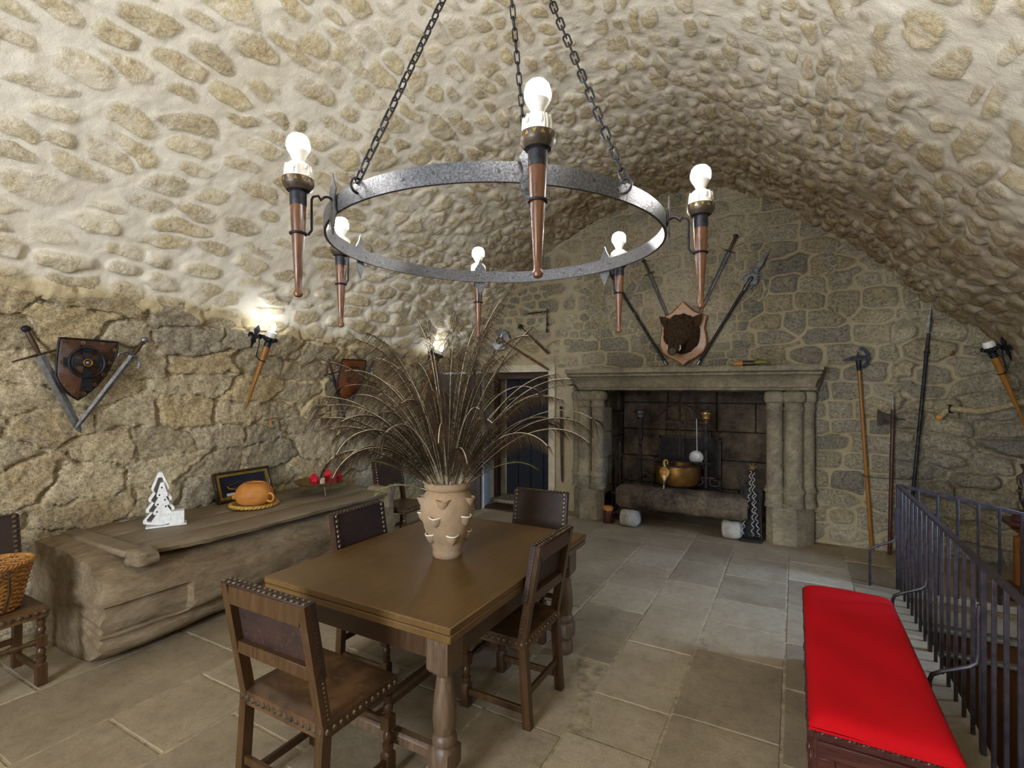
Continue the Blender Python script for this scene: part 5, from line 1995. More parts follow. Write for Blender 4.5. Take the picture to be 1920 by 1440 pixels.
XS = -4.53
SHN = (1, 0, -0.12)
sword(hx(152, 812, XS), hx(46, 612, XS), SHN, 'broad sword with brass cross guard at the left of the leather shield', 0.062, 0.20, 0.30, 'plain', 'steel', 'swords on the walls')
sword(hx(140, 806, XS + 0.03), hx(274, 634, XS + 0.03), SHN, 'sword with down-curved steel guard at the right of the leather shield', 0.045, 0.17, 0.17, 'curved', 'steel', 'swords on the walls')
sword(hx(648, 792, -4.44), hx(616, 674, -4.44), SHN, 'sword with swept guard at the left of the orange leather shield', 0.04, 0.16, 0.22, 'basket', 'steel_dark', 'swords on the walls')
sword(hx(636, 792, -4.42), hx(704, 672, -4.42), SHN, 'sword with steel hilt at the right of the orange leather shield', 0.04, 0.15, 0.16, 'curved', 'steel', 'swords on the walls')


def shield(pts, label, matn, x, ornament):
    """pts: outline pixels, laid on the plane of the wall"""
    P = [hx(a, b, x) for a, b in pts]
    c = sum(P, Vector()) / len(P)
    # local: x along +y world, z up, front towards +x world
    r = thing('shield', None, label, 'shield', 'shields on the left wall', mat=Matrix.Translation(c) @ Matrix.Rotation(PI / 2, 4, 'Z'))
    out = [((p.y - c.y), (p.z - c.z)) for p in P]
    mb = MB()
    n = len(out)
    vs, fs = [], []
    K = (0, 0.35, 0.7, 0.9, 1.0)
    for k in K:
        for (a, b) in out:
            vs.append((a * k, -0.045 + 0.05 * k * k, b * k))
    base_ = len(vs)
    for (a, b) in out:
        vs.append((a, 0.012 + 0.004, b))
    for j in range(1, len(K)):
        for q in range(n):
            a = j * n + q; b = j * n + (q + 1) % n
            if j == 1:
                fs.append((0, b, a))
            else:
                fs.append((a, a - n, b - n, b))
    for q in range(n):
        a = (len(K) - 1) * n + q; b = (len(K) - 1) * n + (q + 1) % n
        fs.append((a, b, base_ + (q + 1) % n, base_ + q))
    fs.append(tuple(base_ + q for q in range(n)))
    mb.add(vs, fs)
    bd = mb.build('shield_body', matn, r, angle=25)
    mb = MB()
    mb.tube([(a * 0.985, 0.0, b * 0.985) for a, b in out], 0.0065, 6, closed=True)
    mb.build('edge_binding', 'iron', r)
    return r, out


def arcpts(p0, p1, bulge, n):
    p0, p1 = Vector((*p0, 0)), Vector((*p1, 0))
    d = (p1 - p0); nn = Vector((-d.y, d.x, 0)).normalized()
    return [((p0.lerp(p1, t) + nn * bulge * 4 * t * (1 - t)).x, (p0.lerp(p1, t) + nn * bulge * 4 * t * (1 - t)).y) for t in [k / n for k in range(n)]]


o = arcpts((111, 632), (224, 641), 0, 8) + arcpts((224, 641), (146, 751), -15, 14) + arcpts((146, 751), (104, 706), -6, 8) + arcpts((104, 706), (111, 632), -2, 8)
sh, out = shield(o, 'dark leather heater shield with an embossed ringed cross on the left wall', 'shield_leather', -4.49, None)
WS = max(a for a, b in out) - min(a for a, b in out)
print('SHIELD', WS, max(b for a, b in out) - min(b for a, b in out))
mb = MB()
_q = hx(167, 681, -4.49); cx, cz = _q.y - sh.location.y - 0.03, _q.z - sh.location.z
M3x = Matrix.Rotation(PI / 2, 3, 'X')
mb.ring((cx, -0.048, cz), 0.105, 0.009, 36, 6, M3x); mb.ring((cx, -0.050, cz), 0.085, 0.004, 36, 6, M3x)
for (dx, dz, L) in ((0, 1, 0.125), (1, 0, 0.13), (-1, 0, 0.13), (0, -1, 0.20)):
    a, b = Vector((cx, -0.045, cz)), Vector((cx + dx * L, -0.030, cz + dz * L))
    w0, w1 = 0.018, 0.034
    t = Vector((dz, 0, -dx))
    vs = [a - t * w0, a + t * w0, b + t * w1, b - t * w1]
    vs2 = [v + Vector((0, -0.014, 0)) for v in vs]
    mb.add(vs + vs2, [(0, 1, 2, 3), (7, 6, 5, 4), (0, 4, 5, 1), (1, 5, 6, 2), (2, 6, 7, 3), (3, 7, 4, 0)])
mb.build('ringed_cross', 'iron', sh)
mb = MB(); mb.ring((cx, -0.064, cz), 0.024, 0.006, 20, 6, M3x); mb.build('boss_ring', 'copper', sh)
mb = MB(); mb.ball((cx, -0.062, cz), (0.014, 0.008, 0.014), 12, 8); mb.build('boss', 'steel', sh)
for (a, b) in out[::3]:
    mb = MB()
    mb.ring((a * 0.86, -0.016, b * 0.86), 0.011, 0.0022, 12, 5, M3x)
    mb.box((a * 0.86, -0.016, b * 0.86), (0.022, 0.003, 0.003))
    mb.build('rosette', 'brass', sh)

o = arcpts((642, 673), (687, 675), 0, 6) + arcpts((687, 675), (679, 720), -1, 5) + arcpts((679, 720), (640, 749), -6, 8) + arcpts((640, 749), (633, 716), -2, 5) + arcpts((633, 716), (642, 673), 0, 5)
sh, out = shield(o, 'orange-brown leather shield with black scroll emblem between two swords', 'shield_leather2', -4.40, None)
mb = MB()
for (x, z, s_) in ((-0.05, 0.09, 1), (0.055, 0.10, -1), (-0.06, -0.03, 1), (0.03, 0.0, -1)):
    pts = []
    for k in range(24):
        a = k / 23 * 3.6 * PI / 2 + 0.5
        rr = 0.045 * (1 - k / 30)
        pts.append((x + s_ * rr * math.cos(a), -0.046, z + rr * 0.8 * math.sin(a)))
    mb.tube(pts, 0.0055, 6)
mb.build('scroll_emblem', 'iron', sh)

# small orange cord hanging from a stick in the masonry
sk = thing('cord_hook', hx(503, 788, -4.62), 'thin twig with an orange cord wedged in the left wall under the torch', 'cord')
mb = MB(); mb.tube([(0.0, -0.06, 0.0), (0.03, 0.0, 0.012), (0.02, 0.09, 0.02)], 0.004, 6); mb.build('twig', 'dark_wood', sk)
mb = MB()
mb.tube([(0.03, 0.0, 0.015), (0.035, 0.004, -0.02), (0.03, -0.01, -0.05)], 0.004, 6); mb.tube([(0.03, 0.0, 0.01), (0.036, 0.012, -0.03), (0.03, 0.02, -0.04)], 0.004, 6); mb.build('cord', 'orange_string', sk)

# ------------------------------------------------------------------ arms on the back wall
YW = 6.52
NB_ = (0, -1, 0)


def pole_thing(name, cat, p, q, label, normal=NB_, grp=None):
    p, q = Vector(p), Vector(q)
    r = thing(name, None, label, cat, grp, mat=frame(p, q, normal))
    return r, (q - p).length


# two long poles crossed behind the boar trophy
r, L = pole_thing('long_pole', 'pole', hy(1249, 683, YW - 0.02), hy(1143, 512, YW), 'black pole leaning above the mantel at the left of the boar head', NB_)
mb = MB(); mb.lathe([(0.013, 0), (0.016, 0.02), (0.016, L)], 12); mb.build('shaft', 'iron', r)
mb = MB(); mb.lathe([(0.018, 0), (0.018, 0.05)], 12); mb.build('butt_cap', 'steel', r)
mb = MB(); mb.lathe([(0.018, L * 0.52), (0.018, L * 0.55)], 12); mb.lathe([(0.02, L), (0.026, L + 0.05), (0.006, L + 0.22)], 8); mb.build('ferrule', 'steel_dark', r)
r, L = pole_thing('spear', 'spear', hy(1308, 683, YW - 0.02), hy(1442, 468, YW), 'ornate spear with pierced head leaning above the mantel at the right of the boar head', NB_)
mb = MB(); mb.lathe([(0.013, 0), (0.016, 0.02), (0.017, L - 0.5)], 12); mb.build('shaft', 'iron', r)
mb = MB(); mb.lathe([(0.018, 0), (0.018, 0.05)], 12); mb.build('butt_cap', 'steel', r)
mb = MB()
mb.lathe([(0.02, L - 0.52), (0.028, L - 0.46), (0.02, L - 0.42), (0.03, L - 0.38), (0.018, L - 0.34)], 12)
rnd = random.Random(3)
for k in range(16):
    z = L - 0.46 + 0.24 * rnd.random(); x = rnd.uniform(-0.06, 0.06)
    mb.ring((x, -0.005, z), rnd.uniform(0.015, 0.03), 0.005, 10, 5, M3x)
out = [(0.0, L), (0.02, L - 0.10), (0.028, L - 0.2), (0.015, L - 0.3), (0.07, L - 0.33), (0.09, L - 0.40), (0.03, L - 0.42), (-0.03, L - 0.42), (-0.09, L - 0.40), (-0.07, L - 0.33), (-0.015, L - 0.3), (-0.028, L - 0.2), (-0.02, L - 0.10)]
mb.prism(out, -0.004, 0.004)
mb.build('pierced_head', 'steel_dark', r)

for (p, q, lb, m_) in (((1254, 600), (1206, 487), 'thin sword crossed behind the boar head, pointing up to the left', 'steel_dark'), ((1305, 600), (1381, 440), 'straight sword crossed behind the boar head, hilt up to the right', 'steel_dark')):
    sword(hy(*p, YW + 0.02), hy(*q, YW), NB_, lb, 0.042, 0.20, 0.13, 'plain', m_, 'swords on the walls')

# boar head trophy
bc = hy(1280, 622, 6.50)
bh = thing('boar_trophy', (bc.x, 6.53, bc.z), 'dark boar head mounted on a pale shield-shaped plaque above the mantel', 'trophy')
sc = 6.5 / ray(1280, 622).y / FPX          # metres for one pixel there
half = [(0, 57), (9, 47), (20, 37), (34, 30), (43, 28), (40, 18), (38, 5), (41, -10), (42, -25), (37, -38), (24, -48), (10, -55), (0, -63)]
out = [(x * sc, z * sc) for x, z in half] + [(-x * sc, z * sc) for x, z in half[-2:0:-1]]
mb = MB(); mb.prism(out, -0.022, 0.012, 0.03); mb.build('plaque', 'plaque', bh)
mb = MB(); mb.tube([(x * 0.995, -0.012, z * 0.995) for x, z in out], 0.009, 8, closed=True); mb.build('plaque_moulding', 'plaque_edge', bh)
mb = MB()
secs = [  # distance from the wall, centre z, half width, half height up, half height down
    (0.00, -0.03, 0.20, 0.20, 0.245), (0.05, -0.02, 0.215, 0.215, 0.25), (0.12, 0.0, 0.205, 0.21, 0.21), (0.19, 0.01, 0.175, 0.18, 0.165), (0.25, -0.05, 0.14, 0.145, 0.13), (0.31, -0.11, 0.11, 0.11, 0.11),
    (0.37, -0.165, 0.085, 0.08, 0.085), (0.43, -0.215, 0.068, 0.06, 0.068), (0.48, -0.25, 0.060, 0.050, 0.055), (0.505, -0.265, 0.058, 0.05, 0.05), (0.515, -0.27, 0.05, 0.043, 0.043)]
NS = 40
vs, fs = [], []
rnd = random.Random(11)
for i, (d, cz, w_, hu, hd) in enumerate(secs):
    for k in range(NS):
        a = 2 * PI * k / NS
        r_ = 1 + (rnd.uniform(-0.06, 0.06) if i < 5 else rnd.uniform(-0.02, 0.02))
        x = w_ * math.cos(a) * r_
        z = cz + (hu if math.sin(a) > 0 else hd) * math.sin(a) * r_
        vs.append((x - 0.09 * d, -0.02 - d * 0.8, z + 0.0))
for i in range(len(secs) - 1):
    for k in range(NS):
        a = i * NS + k; b = i * NS + (k + 1) % NS
        fs.append((a, b, b + NS, a + NS))
fs.append(tuple(range(NS))[::-1]); fs.append(tuple((len(secs) - 1) * NS + k for k in range(NS)))
mb.add(vs, fs)
mb.build('head', 'fur', bh)
for s_ in (-1, 1):
    mb = MB()
    out = [(0.02, 0.02), (0.10, 0.045), (0.165, 0.055), (0.15, 0.0), (0.12, -0.07), (0.075, -0.10), (0.02, -0.06)]
    n = len(out)
    vs = [(s_ * (0.09 + x), -0.13 - 0.25 * x - 0.012 * (q % 2), 0.13 + z * 1.05) for q, (x, z) in enumerate(out)] + [(s_ * (0.09 + x), -0.105 - 0.25 * x, 0.13 + z * 1.05) for x, z in out]
    mb.add(vs, [tuple(range(n)), tuple(n + k for k in range(n))[::-1]] + [(k, n + k, n + (k + 1) % n, (k + 1) % n) for k in range(n)])
    mb.build('ear', 'fur', bh)
    mb = MB(); mb.ball((s_ * 0.098 - 0.02, -0.226, 0.0), (0.014, 0.012, 0.013), 12, 8); mb.build('eye', 'glass_eye', bh)
    mb = MB(); mb.tube([(s_ * 0.052 - 0.04, -0.35, -0.255), (s_ * 0.074 - 0.04, -0.36, -0.235), (s_ * 0.076 - 0.04, -0.36, -0.205), (s_ * 0.068 - 0.04, -0.355, -0.185)], [0.009, 0.008, 0.006, 0.002], 8); mb.build('tusk', 'ivory', bh)
mb = MB(); mb.ball((-0.046, -0.436, -0.268), (0.052, 0.018, 0.046), 20, 12)
mb.build('snout', 'snout', bh)
mb = MB()
for s_ in (-1, 1):
    mb.ball((s_ * 0.017 - 0.046, -0.452, -0.27), (0.009, 0.004, 0.012), 10, 6)
mb.build('nostril', 'glass_eye', bh)

# round bladed axe, flail and L shaped hinge bar above the door
r, L = pole_thing('battle_axe', 'axe', hy(1028, 693, YW), hy(938, 637, YW), 'battle axe with round pierced double blade above the doorway', NB_)
mb = MB(); mb.lathe([(0.014, 0), (0.016, 0.03), (0.015, L * 0.4), (0.018, L * 0.42), (0.015, L * 0.5), (0.014, L)], 12); mb.build('haft', 'torch_wood', r)
mb = MB()
for z in (0.02, L * 0.2, L * 0.36, L * 0.6):
    mb.lathe([(0.018, z), (0.018, z + 0.02)], 12)
mb.build('band', 'brass', r)
for s_ in (-1, 1):
    mb = MB()
    n = 26
    vs, fs = [], []
    for k in range(n + 1):
        a = math.radians(-68 + 136 * k / n)
        for rr in (0.155 + 0.004 * (k % 2), 0.075, ):
            for y in (-0.006, 0.006):
                vs.append((s_ * rr * math.cos(a), y * (0.4 if rr > 0.1 else 1), L + rr * math.sin(a)))
    for k in range(n):
        a = k * 4; b = a + 4
        fs += [(a, b, b + 2, a + 2), (a + 1, a + 3, b + 3, b + 1), (a, a + 1, b + 1, b), (a + 2, b + 2, b + 3, a + 3)]
    fs += [(0, 2, 3, 1), (n * 4, n * 4 + 1, n * 4 + 3, n * 4 + 2)]
    mb.add(vs, fs)
    mb.tube([(0, 0, L + 0.0), (s_ * 0.08, 0, L + 0.02)], 0.012, 8)
    mb.build('axe_blade', 'steel', r, angle=20)
mb = MB(); mb.ball((0, -0.004, L), (0.035, 0.016, 0.05), 14, 10); mb.build('socket', 'steel_dark', r)

r, L = pole_thing('flail', 'flail', hy(1028, 663, YW), hy(977, 614, YW), 'small mace with spiked ball above the battle axe', NB_)
mb = MB(); mb.lathe([(0.017, 0), (0.016, L * 0.42), (0.022, L * 0.43), (0.022, L * 0.46), (0.009, L * 0.47), (0.008, L)], 12); mb.build('haft', 'dark_wood', r)
mb = MB(); mb.ball((0, 0, L + 0.02), 0.032, 12, 8)
for k in range(12):
    t = Vector((math.cos(k * 2.4) * math.sqrt(1 - (1 - 2 * (k + .5) / 12) ** 2), math.sin(k * 2.4) * math.sqrt(1 - (1 - 2 * (k + .5) / 12) ** 2), 1 - 2 * (k + .5) / 12))
    c = Vector((0, 0, L + 0.02))
    mb.tube([c + t * 0.028, c + t * 0.06], [0.008, 0.001], 6)
mb.build('spiked_ball', 'iron', r)

c = hy(1025, 584, YW)
r = thing('wall_bracket', (c.x, YW + 0.01, c.z), 'L-shaped iron bar with a wrapped handle fixed high on the back wall', 'iron bar')
mb = MB(); mb.tube([(0, 0, 0.05), (0, 0, -0.28)], 0.010, 8); mb.ball((0, 0, -0.27), (0.022, 0.018, 0.028), 8, 6); mb.ball((0.012, 0, -0.18), (0.02, 0.015, 0.02), 8, 6); mb.build('upright', 'iron', r)
mb = MB(); mb.tube([(0, -0.01, 0), (-0.37, -0.01, -0.01)], 0.011, 10); mb.build('wrapped_arm', 'bronze', r)
mb = MB(); mb.tube([(-0.29, -0.01, -0.008), (-0.372, -0.01, -0.01)], 0.0125, 10); mb.tube([(-0.03, -0.01, -0.001), (-0.07, -0.01, -0.002)], 0.0125, 10); mb.build('end_cap', 'steel', r)

sword(hy(1054, 907, 6.545), hy(1052, 762, 6.545), NB_, 'rusty upright sword hanging on the plaster between doorway and fireplace', 0.045, 0.16, 0.19, 'knobs', 'iron_rust', 'swords on the walls')

# ------------------------------------------------------------------ plumes in the pot
rnd = random.Random(21)
pz = Vector((-1.745, 2.365, 0.76 + 0.40))


def plume(base_, az, lean, length, droop, idx, kind):
    """a long feather: bare shaft then a curved vane of hanging barbs"""
    p = Vector(base_)
    d = Vector((math.cos(az) * math.sin(lean), math.sin(az) * math.sin(lean), math.cos(lean)))
    nseg = 26
    pts = [p.copy()]
    hor = Vector((math.cos(az), math.sin(az), 0))
    for k in range(nseg):
        t = (k + 1) / nseg
        dd = droop * (0.15 + t * t * 2.4) / nseg
        ang = math.atan2(d.dot(hor), d.z) + dd
        wob = 0.04 * math.sin(k * 0.5 + idx)
        d = (hor * math.sin(ang) + Vector((0, 0, math.cos(ang))) + Vector((-hor.y, hor.x, 0)) * wob * 0.5).normalized()
        p = p + d * length / nseg
        pts.append(p.copy())
    lab = {'brown': 'long arching brown plume with pale quill standing in the terracotta pot',
           'dark': 'plume ending in a dark forked tip standing in the terracotta pot',
           'peacock': 'peacock feather with a blue-green eye standing in the terracotta pot'}[kind]
    r = thing('peacock_feather' if kind == 'peacock' else 'plume', base_, lab, 'feather', {'brown': 'brown plumes in the pot', 'dark': 'dark tipped plumes in the pot', 'peacock': 'peacock feathers in the pot'}[kind])
    rel = [q - Vector(base_) for q in pts]
    n = len(rel)
    mb = MB(); mb.tube(rel, [0.0025 * (1 - 0.55 * k / n) + 0.0003 for k in range(n)], 5); mb.build('quill', 'shaft', r)
    mb = MB()
    start = 0.16 if kind == 'brown' else 0.3
    cnt = 380 if kind == 'brown' else 90
    for k in range(cnt):
        t = start + (1 - start) * (k + rnd.random()) / cnt
        f_ = t * (n - 1); i = min(int(f_), n - 2)
        q = rel[i].lerp(rel[i + 1], f_ - i)
        tan = (rel[i + 1] - rel[i]).normalized()
        side = tan.cross(Vector((0, 0, 1)))
        side = side.normalized() if side.length > 0.05 else Vector((-hor.y, hor.x, 0))
        s_ = -1 if k % 2 else 1
        bl_ = (0.048 + 0.050 * math.sin(min(1, (t - start) / (1 - start)) * PI)) * rnd.uniform(0.6, 1.25)
        if kind == 'brown':
            v0 = (side * s_ * rnd.uniform(0.1, 0.7) + tan * 0.8 + Vector((0, 0, -0.15))).normalized()
            q1 = q + v0 * bl_ * 0.45
            v1 = (v0 * 0.6 + Vector((0, 0, -0.9)) + tan * 0.2).normalized()
            q2 = q1 + v1 * bl_ * 0.8
        else:
            v0 = (side * s_ * 0.5 + tan * 0.9).normalized()
            q1 = q + v0 * bl_ * 0.35; q2 = q1 + (v0 + tan * 0.4).normalized() * bl_ * 0.35
        mb.tube([q, q1, q2], [0.0008, 0.0007, 0.0003], 3, cap=False)
    mb.build('barbs', {'brown': 'barb', 'dark': 'barb', 'peacock': 'barb_green'}[kind], r)['kind'] = 'stuff'
    e = rel[-1]; tan = (rel[-1] - rel[-2]).normalized()
    if kind == 'dark':
        mb = MB()
        for j in range(4):
            sd_ = Vector((rnd.uniform(-1, 1), rnd.uniform(-1, 1), rnd.uniform(-0.6, 0.6))) * 0.6
            v = (tan + sd_).normalized()
            mb.tube([e - tan * 0.02, e + v * 0.03, e + v * 0.05 + Vector((0, 0, -0.02)), e + v * 0.07 + Vector((0, 0, -0.05))], [0.004, 0.007, 0.005, 0.0008], 5, flat=0.35)
        mb.build('dark_tip', 'barb_dark', r)
    if kind == 'peacock':
        R = tan.to_track_quat('Z', 'Y').to_matrix()
        mb = MB(); mb.ball(e, (0.026, 0.004, 0.034), 14, 8, R)
        eye = mb.build('eye_spot', 'barb_green', r)
        mb = MB(); mb.ball(e, (0.013, 0.006, 0.018), 12, 8, R); mb.build('eye_centre', 'eye_blue', eye)
    return r


idx = 0
for k in range(58):
    idx += 1
    az = k * 2.399963 + rnd.uniform(-0.3, 0.3)
    u_ = (k + 0.5) / 58
    lean = math.radians(6 + 38 * u_ ** 0.85) + rnd.uniform(-0.06, 0.06)
    length = rnd.uniform(0.86, 1.14) * (1.12 - 0.32 * u_)
    droop = rnd.uniform(1.0, 2.7) * (0.45 + 0.45 * u_)
    rr = 0.055 * math.sqrt(u_)
    plume(pz + Vector((rr * math.cos(az), rr * math.sin(az), -0.05)), az, lean, length, droop, idx, 'brown')
for k in range(12):
    idx += 1
    az = k * 2 * PI / 12 + 0.3
    plume(pz + Vector((0.03 * math.cos(az), 0.03 * math.sin(az), -0.05)), az, math.radians(rnd.uniform(14, 44)), rnd.uniform(0.85, 1.08), rnd.uniform(0.9, 1.7), idx, 'dark')
for k, (az, le, ln, dr) in enumerate(((TH + PI, 0.95, 0.55, 0.9), (TH + PI + 0.35, 1.15, 0.36, 1.0), (TH + PI - 0.3, 0.75, 0.72, 1.1), (TH + 0.1, 0.9, 0.52, 1.2), (TH + 1.5, 0.3, 0.8, 0.8))):
    idx += 1
    plume(pz + Vector((0.04 * math.cos(az), 0.04 * math.sin(az), -0.05)), az, le, ln, dr, idx, 'peacock')

# ------------------------------------------------------------------ red bench
bn = thing('red_bench', (0.275, 2.955, 0), 'low carved dark bench with a red velvet seat beside the railing', 'bench')
BX, BY = 0.455, 1.52
mb = MB()
n1, n2 = 40, 90
vs, fs = [], []
for i in range(n1 + 1):
    for j in range(n2 + 1):
        u, v = i / n1 * 2 - 1, j / n2 * 2 - 1
        e = (1 - abs(u) ** 8) * (1 - abs(v) ** 18)
        vs.append((u * BX / 2, v * BY / 2, 0.456 + 0.050 * max(0, e) ** 0.55 + 0.003 * math.sin(v * 9 + u * 3)))
for i in range(n1):
    for j in range(n2):
        a = i * (n2 + 1) + j
        fs.append((a, a + n2 + 1, a + n2 + 2, a + 1))
mb.add(vs, fs)
edge = [(-BX / 2, -BY / 2), (BX / 2, -BY / 2), (BX / 2, BY / 2), (-BX / 2, BY / 2)]
for (x0, y0), (x1, y1) in zip(edge, edge[1:] + edge[:1]):
    m = 20
    v2, f2 = [], []
    for k in range(m + 1):
        x, y = x0 + (x1 - x0) * k / m, y0 + (y1 - y0) * k / m
        v2 += [(x, y, 0.456), (x * 1.004, y * 1.002, 0.452), (x * 1.003, y * 1.002, 0.447)]
    for k in range(m):
        f2 += [(3 * k, 3 * k + 3, 3 * k + 4, 3 * k + 1), (3 * k + 1, 3 * k + 4, 3 * k + 5, 3 * k + 2)]
    mb.add(v2, f2)
mb.add([(x, y, 0.447) for x, y in edge], [(0, 1, 2, 3)])
mb.build('velvet_seat', 'velvet', bn, angle=60)
mb = MB()
for (x0, y0), (x1, y1) in zip(edge, edge[1:] + edge[:1]):
    L = math.hypot(x1 - x0, y1 - y0); m = int(L / 0.004)
    for q in range(2):
        pts = []
        dx, dy = (x1 - x0) / L, (y1 - y0) / L
        for k in range(m + 1):
            t = k / m
            ph = k * 0.9 + q * PI
            pts.append((x0 * 1.004 + (x1 - x0) * t + dy * 0.0035 * math.cos(ph), y0 * 1.002 + (y1 - y0) * t - dx * 0.0035 * math.cos(ph), 0.444 + 0.0035 * math.sin(ph)))
        mb.tube(pts, 0.003, 4)
mb.build('twisted_braid', 'mahogany', bn)
mb = MB(); mb.box((0.0, 0.0, 0.232), (BX - 0.03, BY - 0.06, 0.424), None, 0.004)
mb.box((0, 0, 0.03), (BX - 0.01, BY - 0.03, 0.06), None, 0.01)
bx = mb.build('chest_body', 'mahogany', bn)
# carved end and side panels
mb = MB()
for s_ in (-1,):
    y = s_ * (BY / 2 - 0.03)
    for (c, sz) in (((0, y - 0.004, 0.37), (BX - 0.05, 0.016, 0.06)), ((0, y - 0.004, 0.09), (BX - 0.05, 0.016, 0.06)), ((-BX / 2 + 0.055, y - 0.003, 0.23), (0.06, 0.016, 0.22)), ((BX / 2 - 0.055, y - 0.003, 0.23), (0.06, 0.016, 0.22))):
        mb.box(c, sz, None, 0.004)
    for q in (-1, 1):
        pts = []
        for k in range(20):
            a = k / 19 * 5
            rr = 0.055 * (1 - k / 26)
            pts.append((q * (0.065 + rr * math.cos(a)), y - 0.008, 0.235 + rr * math.sin(a)))
        mb.tube(pts, 0.007, 6)
mb.build('end_panel', 'mahogany', bn)
for k in range(6):
    mb = MB()
    y = -BY / 2 + 0.14 + k * (BY - 0.28) / 5
    mb.box((-BX / 2 + 0.020, y, 0.23), (0.02, 0.05, 0.33), None, 0.004)
    mb.ball((-BX / 2 + 0.01, y, 0.36), (0.016, 0.03, 0.035), 10, 6); mb.ball((-BX / 2 + 0.01, y, 0.26), (0.014, 0.022, 0.03), 10, 6)
    mb.ball((-BX / 2 + 0.01, y, 0.14), (0.014, 0.02, 0.03), 10, 6)
    mb.build('carved_baluster', 'mahogany', bn)

# ------------------------------------------------------------------ stair railing
rl = thing('stair_railing', (0.775, PITY, 0), 'dark iron railing with flat handrail around the stairwell', 'railing')
X0 = 0.0
mb = MB()
yl = 0.2 - PITY
mb.box((0, yl / 2, 0.89), (0.036, -yl + 0.02, 0.014), None, 0.003)
mb.box((0, yl / 2, 0.879), (0.016, -yl, 0.012))
e1 = Vector((1.17, 0.0, 0.66))
mb.bar((0, 0, 0.888), e1, 0.014, 0.03, (0, 0, 1), 0.003)
mb.build('handrail', 'iron_rail', rl)
posts = [4.235, 3.167, 2.10, 1.03]
ys = []
y = PITY - 0.14
seg = [PITY] + posts
for a, b in zip(seg, seg[1:]):
    m = 7
    ys += [a + (b - a) * (k + 1) / (m) for k in range(m - 1)] if a != PITY else [a + (b - a) * (k + 1) / 8 for k in range(7)]
for y in ys:
    mb = MB(); mb.box((0, y - PITY, 0.44), (0.017, 0.017, 0.89), None, 0.002); mb.build('baluster', 'iron_rail', rl)
for y in posts + [PITY]:
    mb = MB(); mb.box((0, y - PITY, 0.43), (0.02 if y != PITY else 0.03, 0.042 if y != PITY else 0.03, 0.9), None, 0.002); mb.build('rail_post', 'iron_rail', rl)
    mb = MB()
    yy = y - PITY - 0.012
    pts = [(-0.014, yy, 0.70), (-0.018, yy, 0.64), (-0.018, yy, 0.47), (-0.024, yy, 0.425), (-0.05, yy, 0.40), (-0.10, yy, 0.375), (-0.15, yy, 0.352), (-0.19, yy, 0.325), (-0.20, yy, 0.29), (-0.20, yy, 0.0)]
    mb.tube(pts, 0.0105, 8)
    mb.build('stay', 'iron_rail', rl)
for k in range(1, 9):
    x = 0.005 + k * 0.1285
    zt = 0.885 + (0.66 - 0.885) * x / 1.17
    mb = MB(); mb.box((x, 0, (zt - 0.05) / 2 + 0.0), (0.017, 0.017, zt + 0.05), None, 0.002); mb.build('baluster', 'iron_rail', rl)

# ------------------------------------------------------------------ poles leaning on the back wall at the right
# halberd with wooden shaft
r, L = pole_thing('halberd', 'halberd', hz(1634, 1031, 0.0) + Vector((0, -0.03, 0)), hy(1609, 672, 6.50), 'halberd with crescent blade on a long wooden shaft leaning right of the fireplace')
mb = MB(); mb.lathe([(0.019, 0), (0.017, L - 0.06)], 12); mb.build('shaft', 'torch_wood2', r)
mb = MB()
out = [(-0.03, L - 0.11), (0.03, L - 0.11), (0.022, L - 0.02), (0.05, L - 0.015)]
cres = []
for k in range(13):
    a = math.radians(-70 + 140 * k / 12)
    cres.append((0.0 + 0.105 * math.cos(a), L + 0.005 + 0.125 * math.sin(a)))
for k in range(13):
    a = math.radians(62 - 124 * k / 12)
    cres.append((-0.05 + 0.122 * math.cos(a), L + 0.005 + 0.11 * math.sin(a)))
mb.prism(cres, -0.005, 0.005)
mb.prism([(-0.01, L - 0.025), (0.08, L - 0.02), (0.08, L + 0.03), (-0.01, L + 0.03)], -0.012, 0.012)
mb.prism([(0.0, L - 0.025), (0.0, L + 0.03), (-0.06, L + 0.03), (-0.15, L - 0.01), (-0.05, L - 0.02)], -0.008, 0.008)
mb.prism([(-0.015, L + 0.02), (0.015, L + 0.02), (0.0, L + 0.08)], -0.006, 0.006)
mb.lathe([(0.021, L - 0.13), (0.024, L - 0.02)], 12)
mb.build('blade', 'iron', r)
# broad axe pole
r, L = pole_thing('pole_axe', 'pole axe', hz(1667, 1039, 0.0) + Vector((0, -0.02, 0)), hy(1675, 738, 6.50), 'pole axe with square rusty blade on a dark shaft, second from the fireplace')
mb = MB(); mb.lathe([(0.018, 0), (0.018, L - 0.16)], 12); mb.build('shaft', 'mahogany', r)
mb = MB()
zc = L - 0.26
mb.prism([(-0.015, zc + 0.05), (-0.09, zc + 0.055), (-0.13, zc + 0.10), (-0.135, zc), (-0.125, zc - 0.085), (-0.085, zc - 0.06), (-0.015, zc - 0.055)], -0.005, 0.005)
mb.prism([(0.012, zc + 0.02), (0.012, zc - 0.02), (0.07, zc - 0.008), (0.12, zc), (0.07, zc + 0.008)], -0.006, 0.006)
mb.lathe([(0.020, zc - 0.1), (0.020, zc + 0.08), (0.012, zc + 0.1)], 12)
mb.build('blade', 'iron_rust', r)
mb = MB(); mb.lathe([(0.012, zc + 0.1), (0.010, zc + 0.17), (0.001, L)], 8); mb.build('spike', 'steel', r)
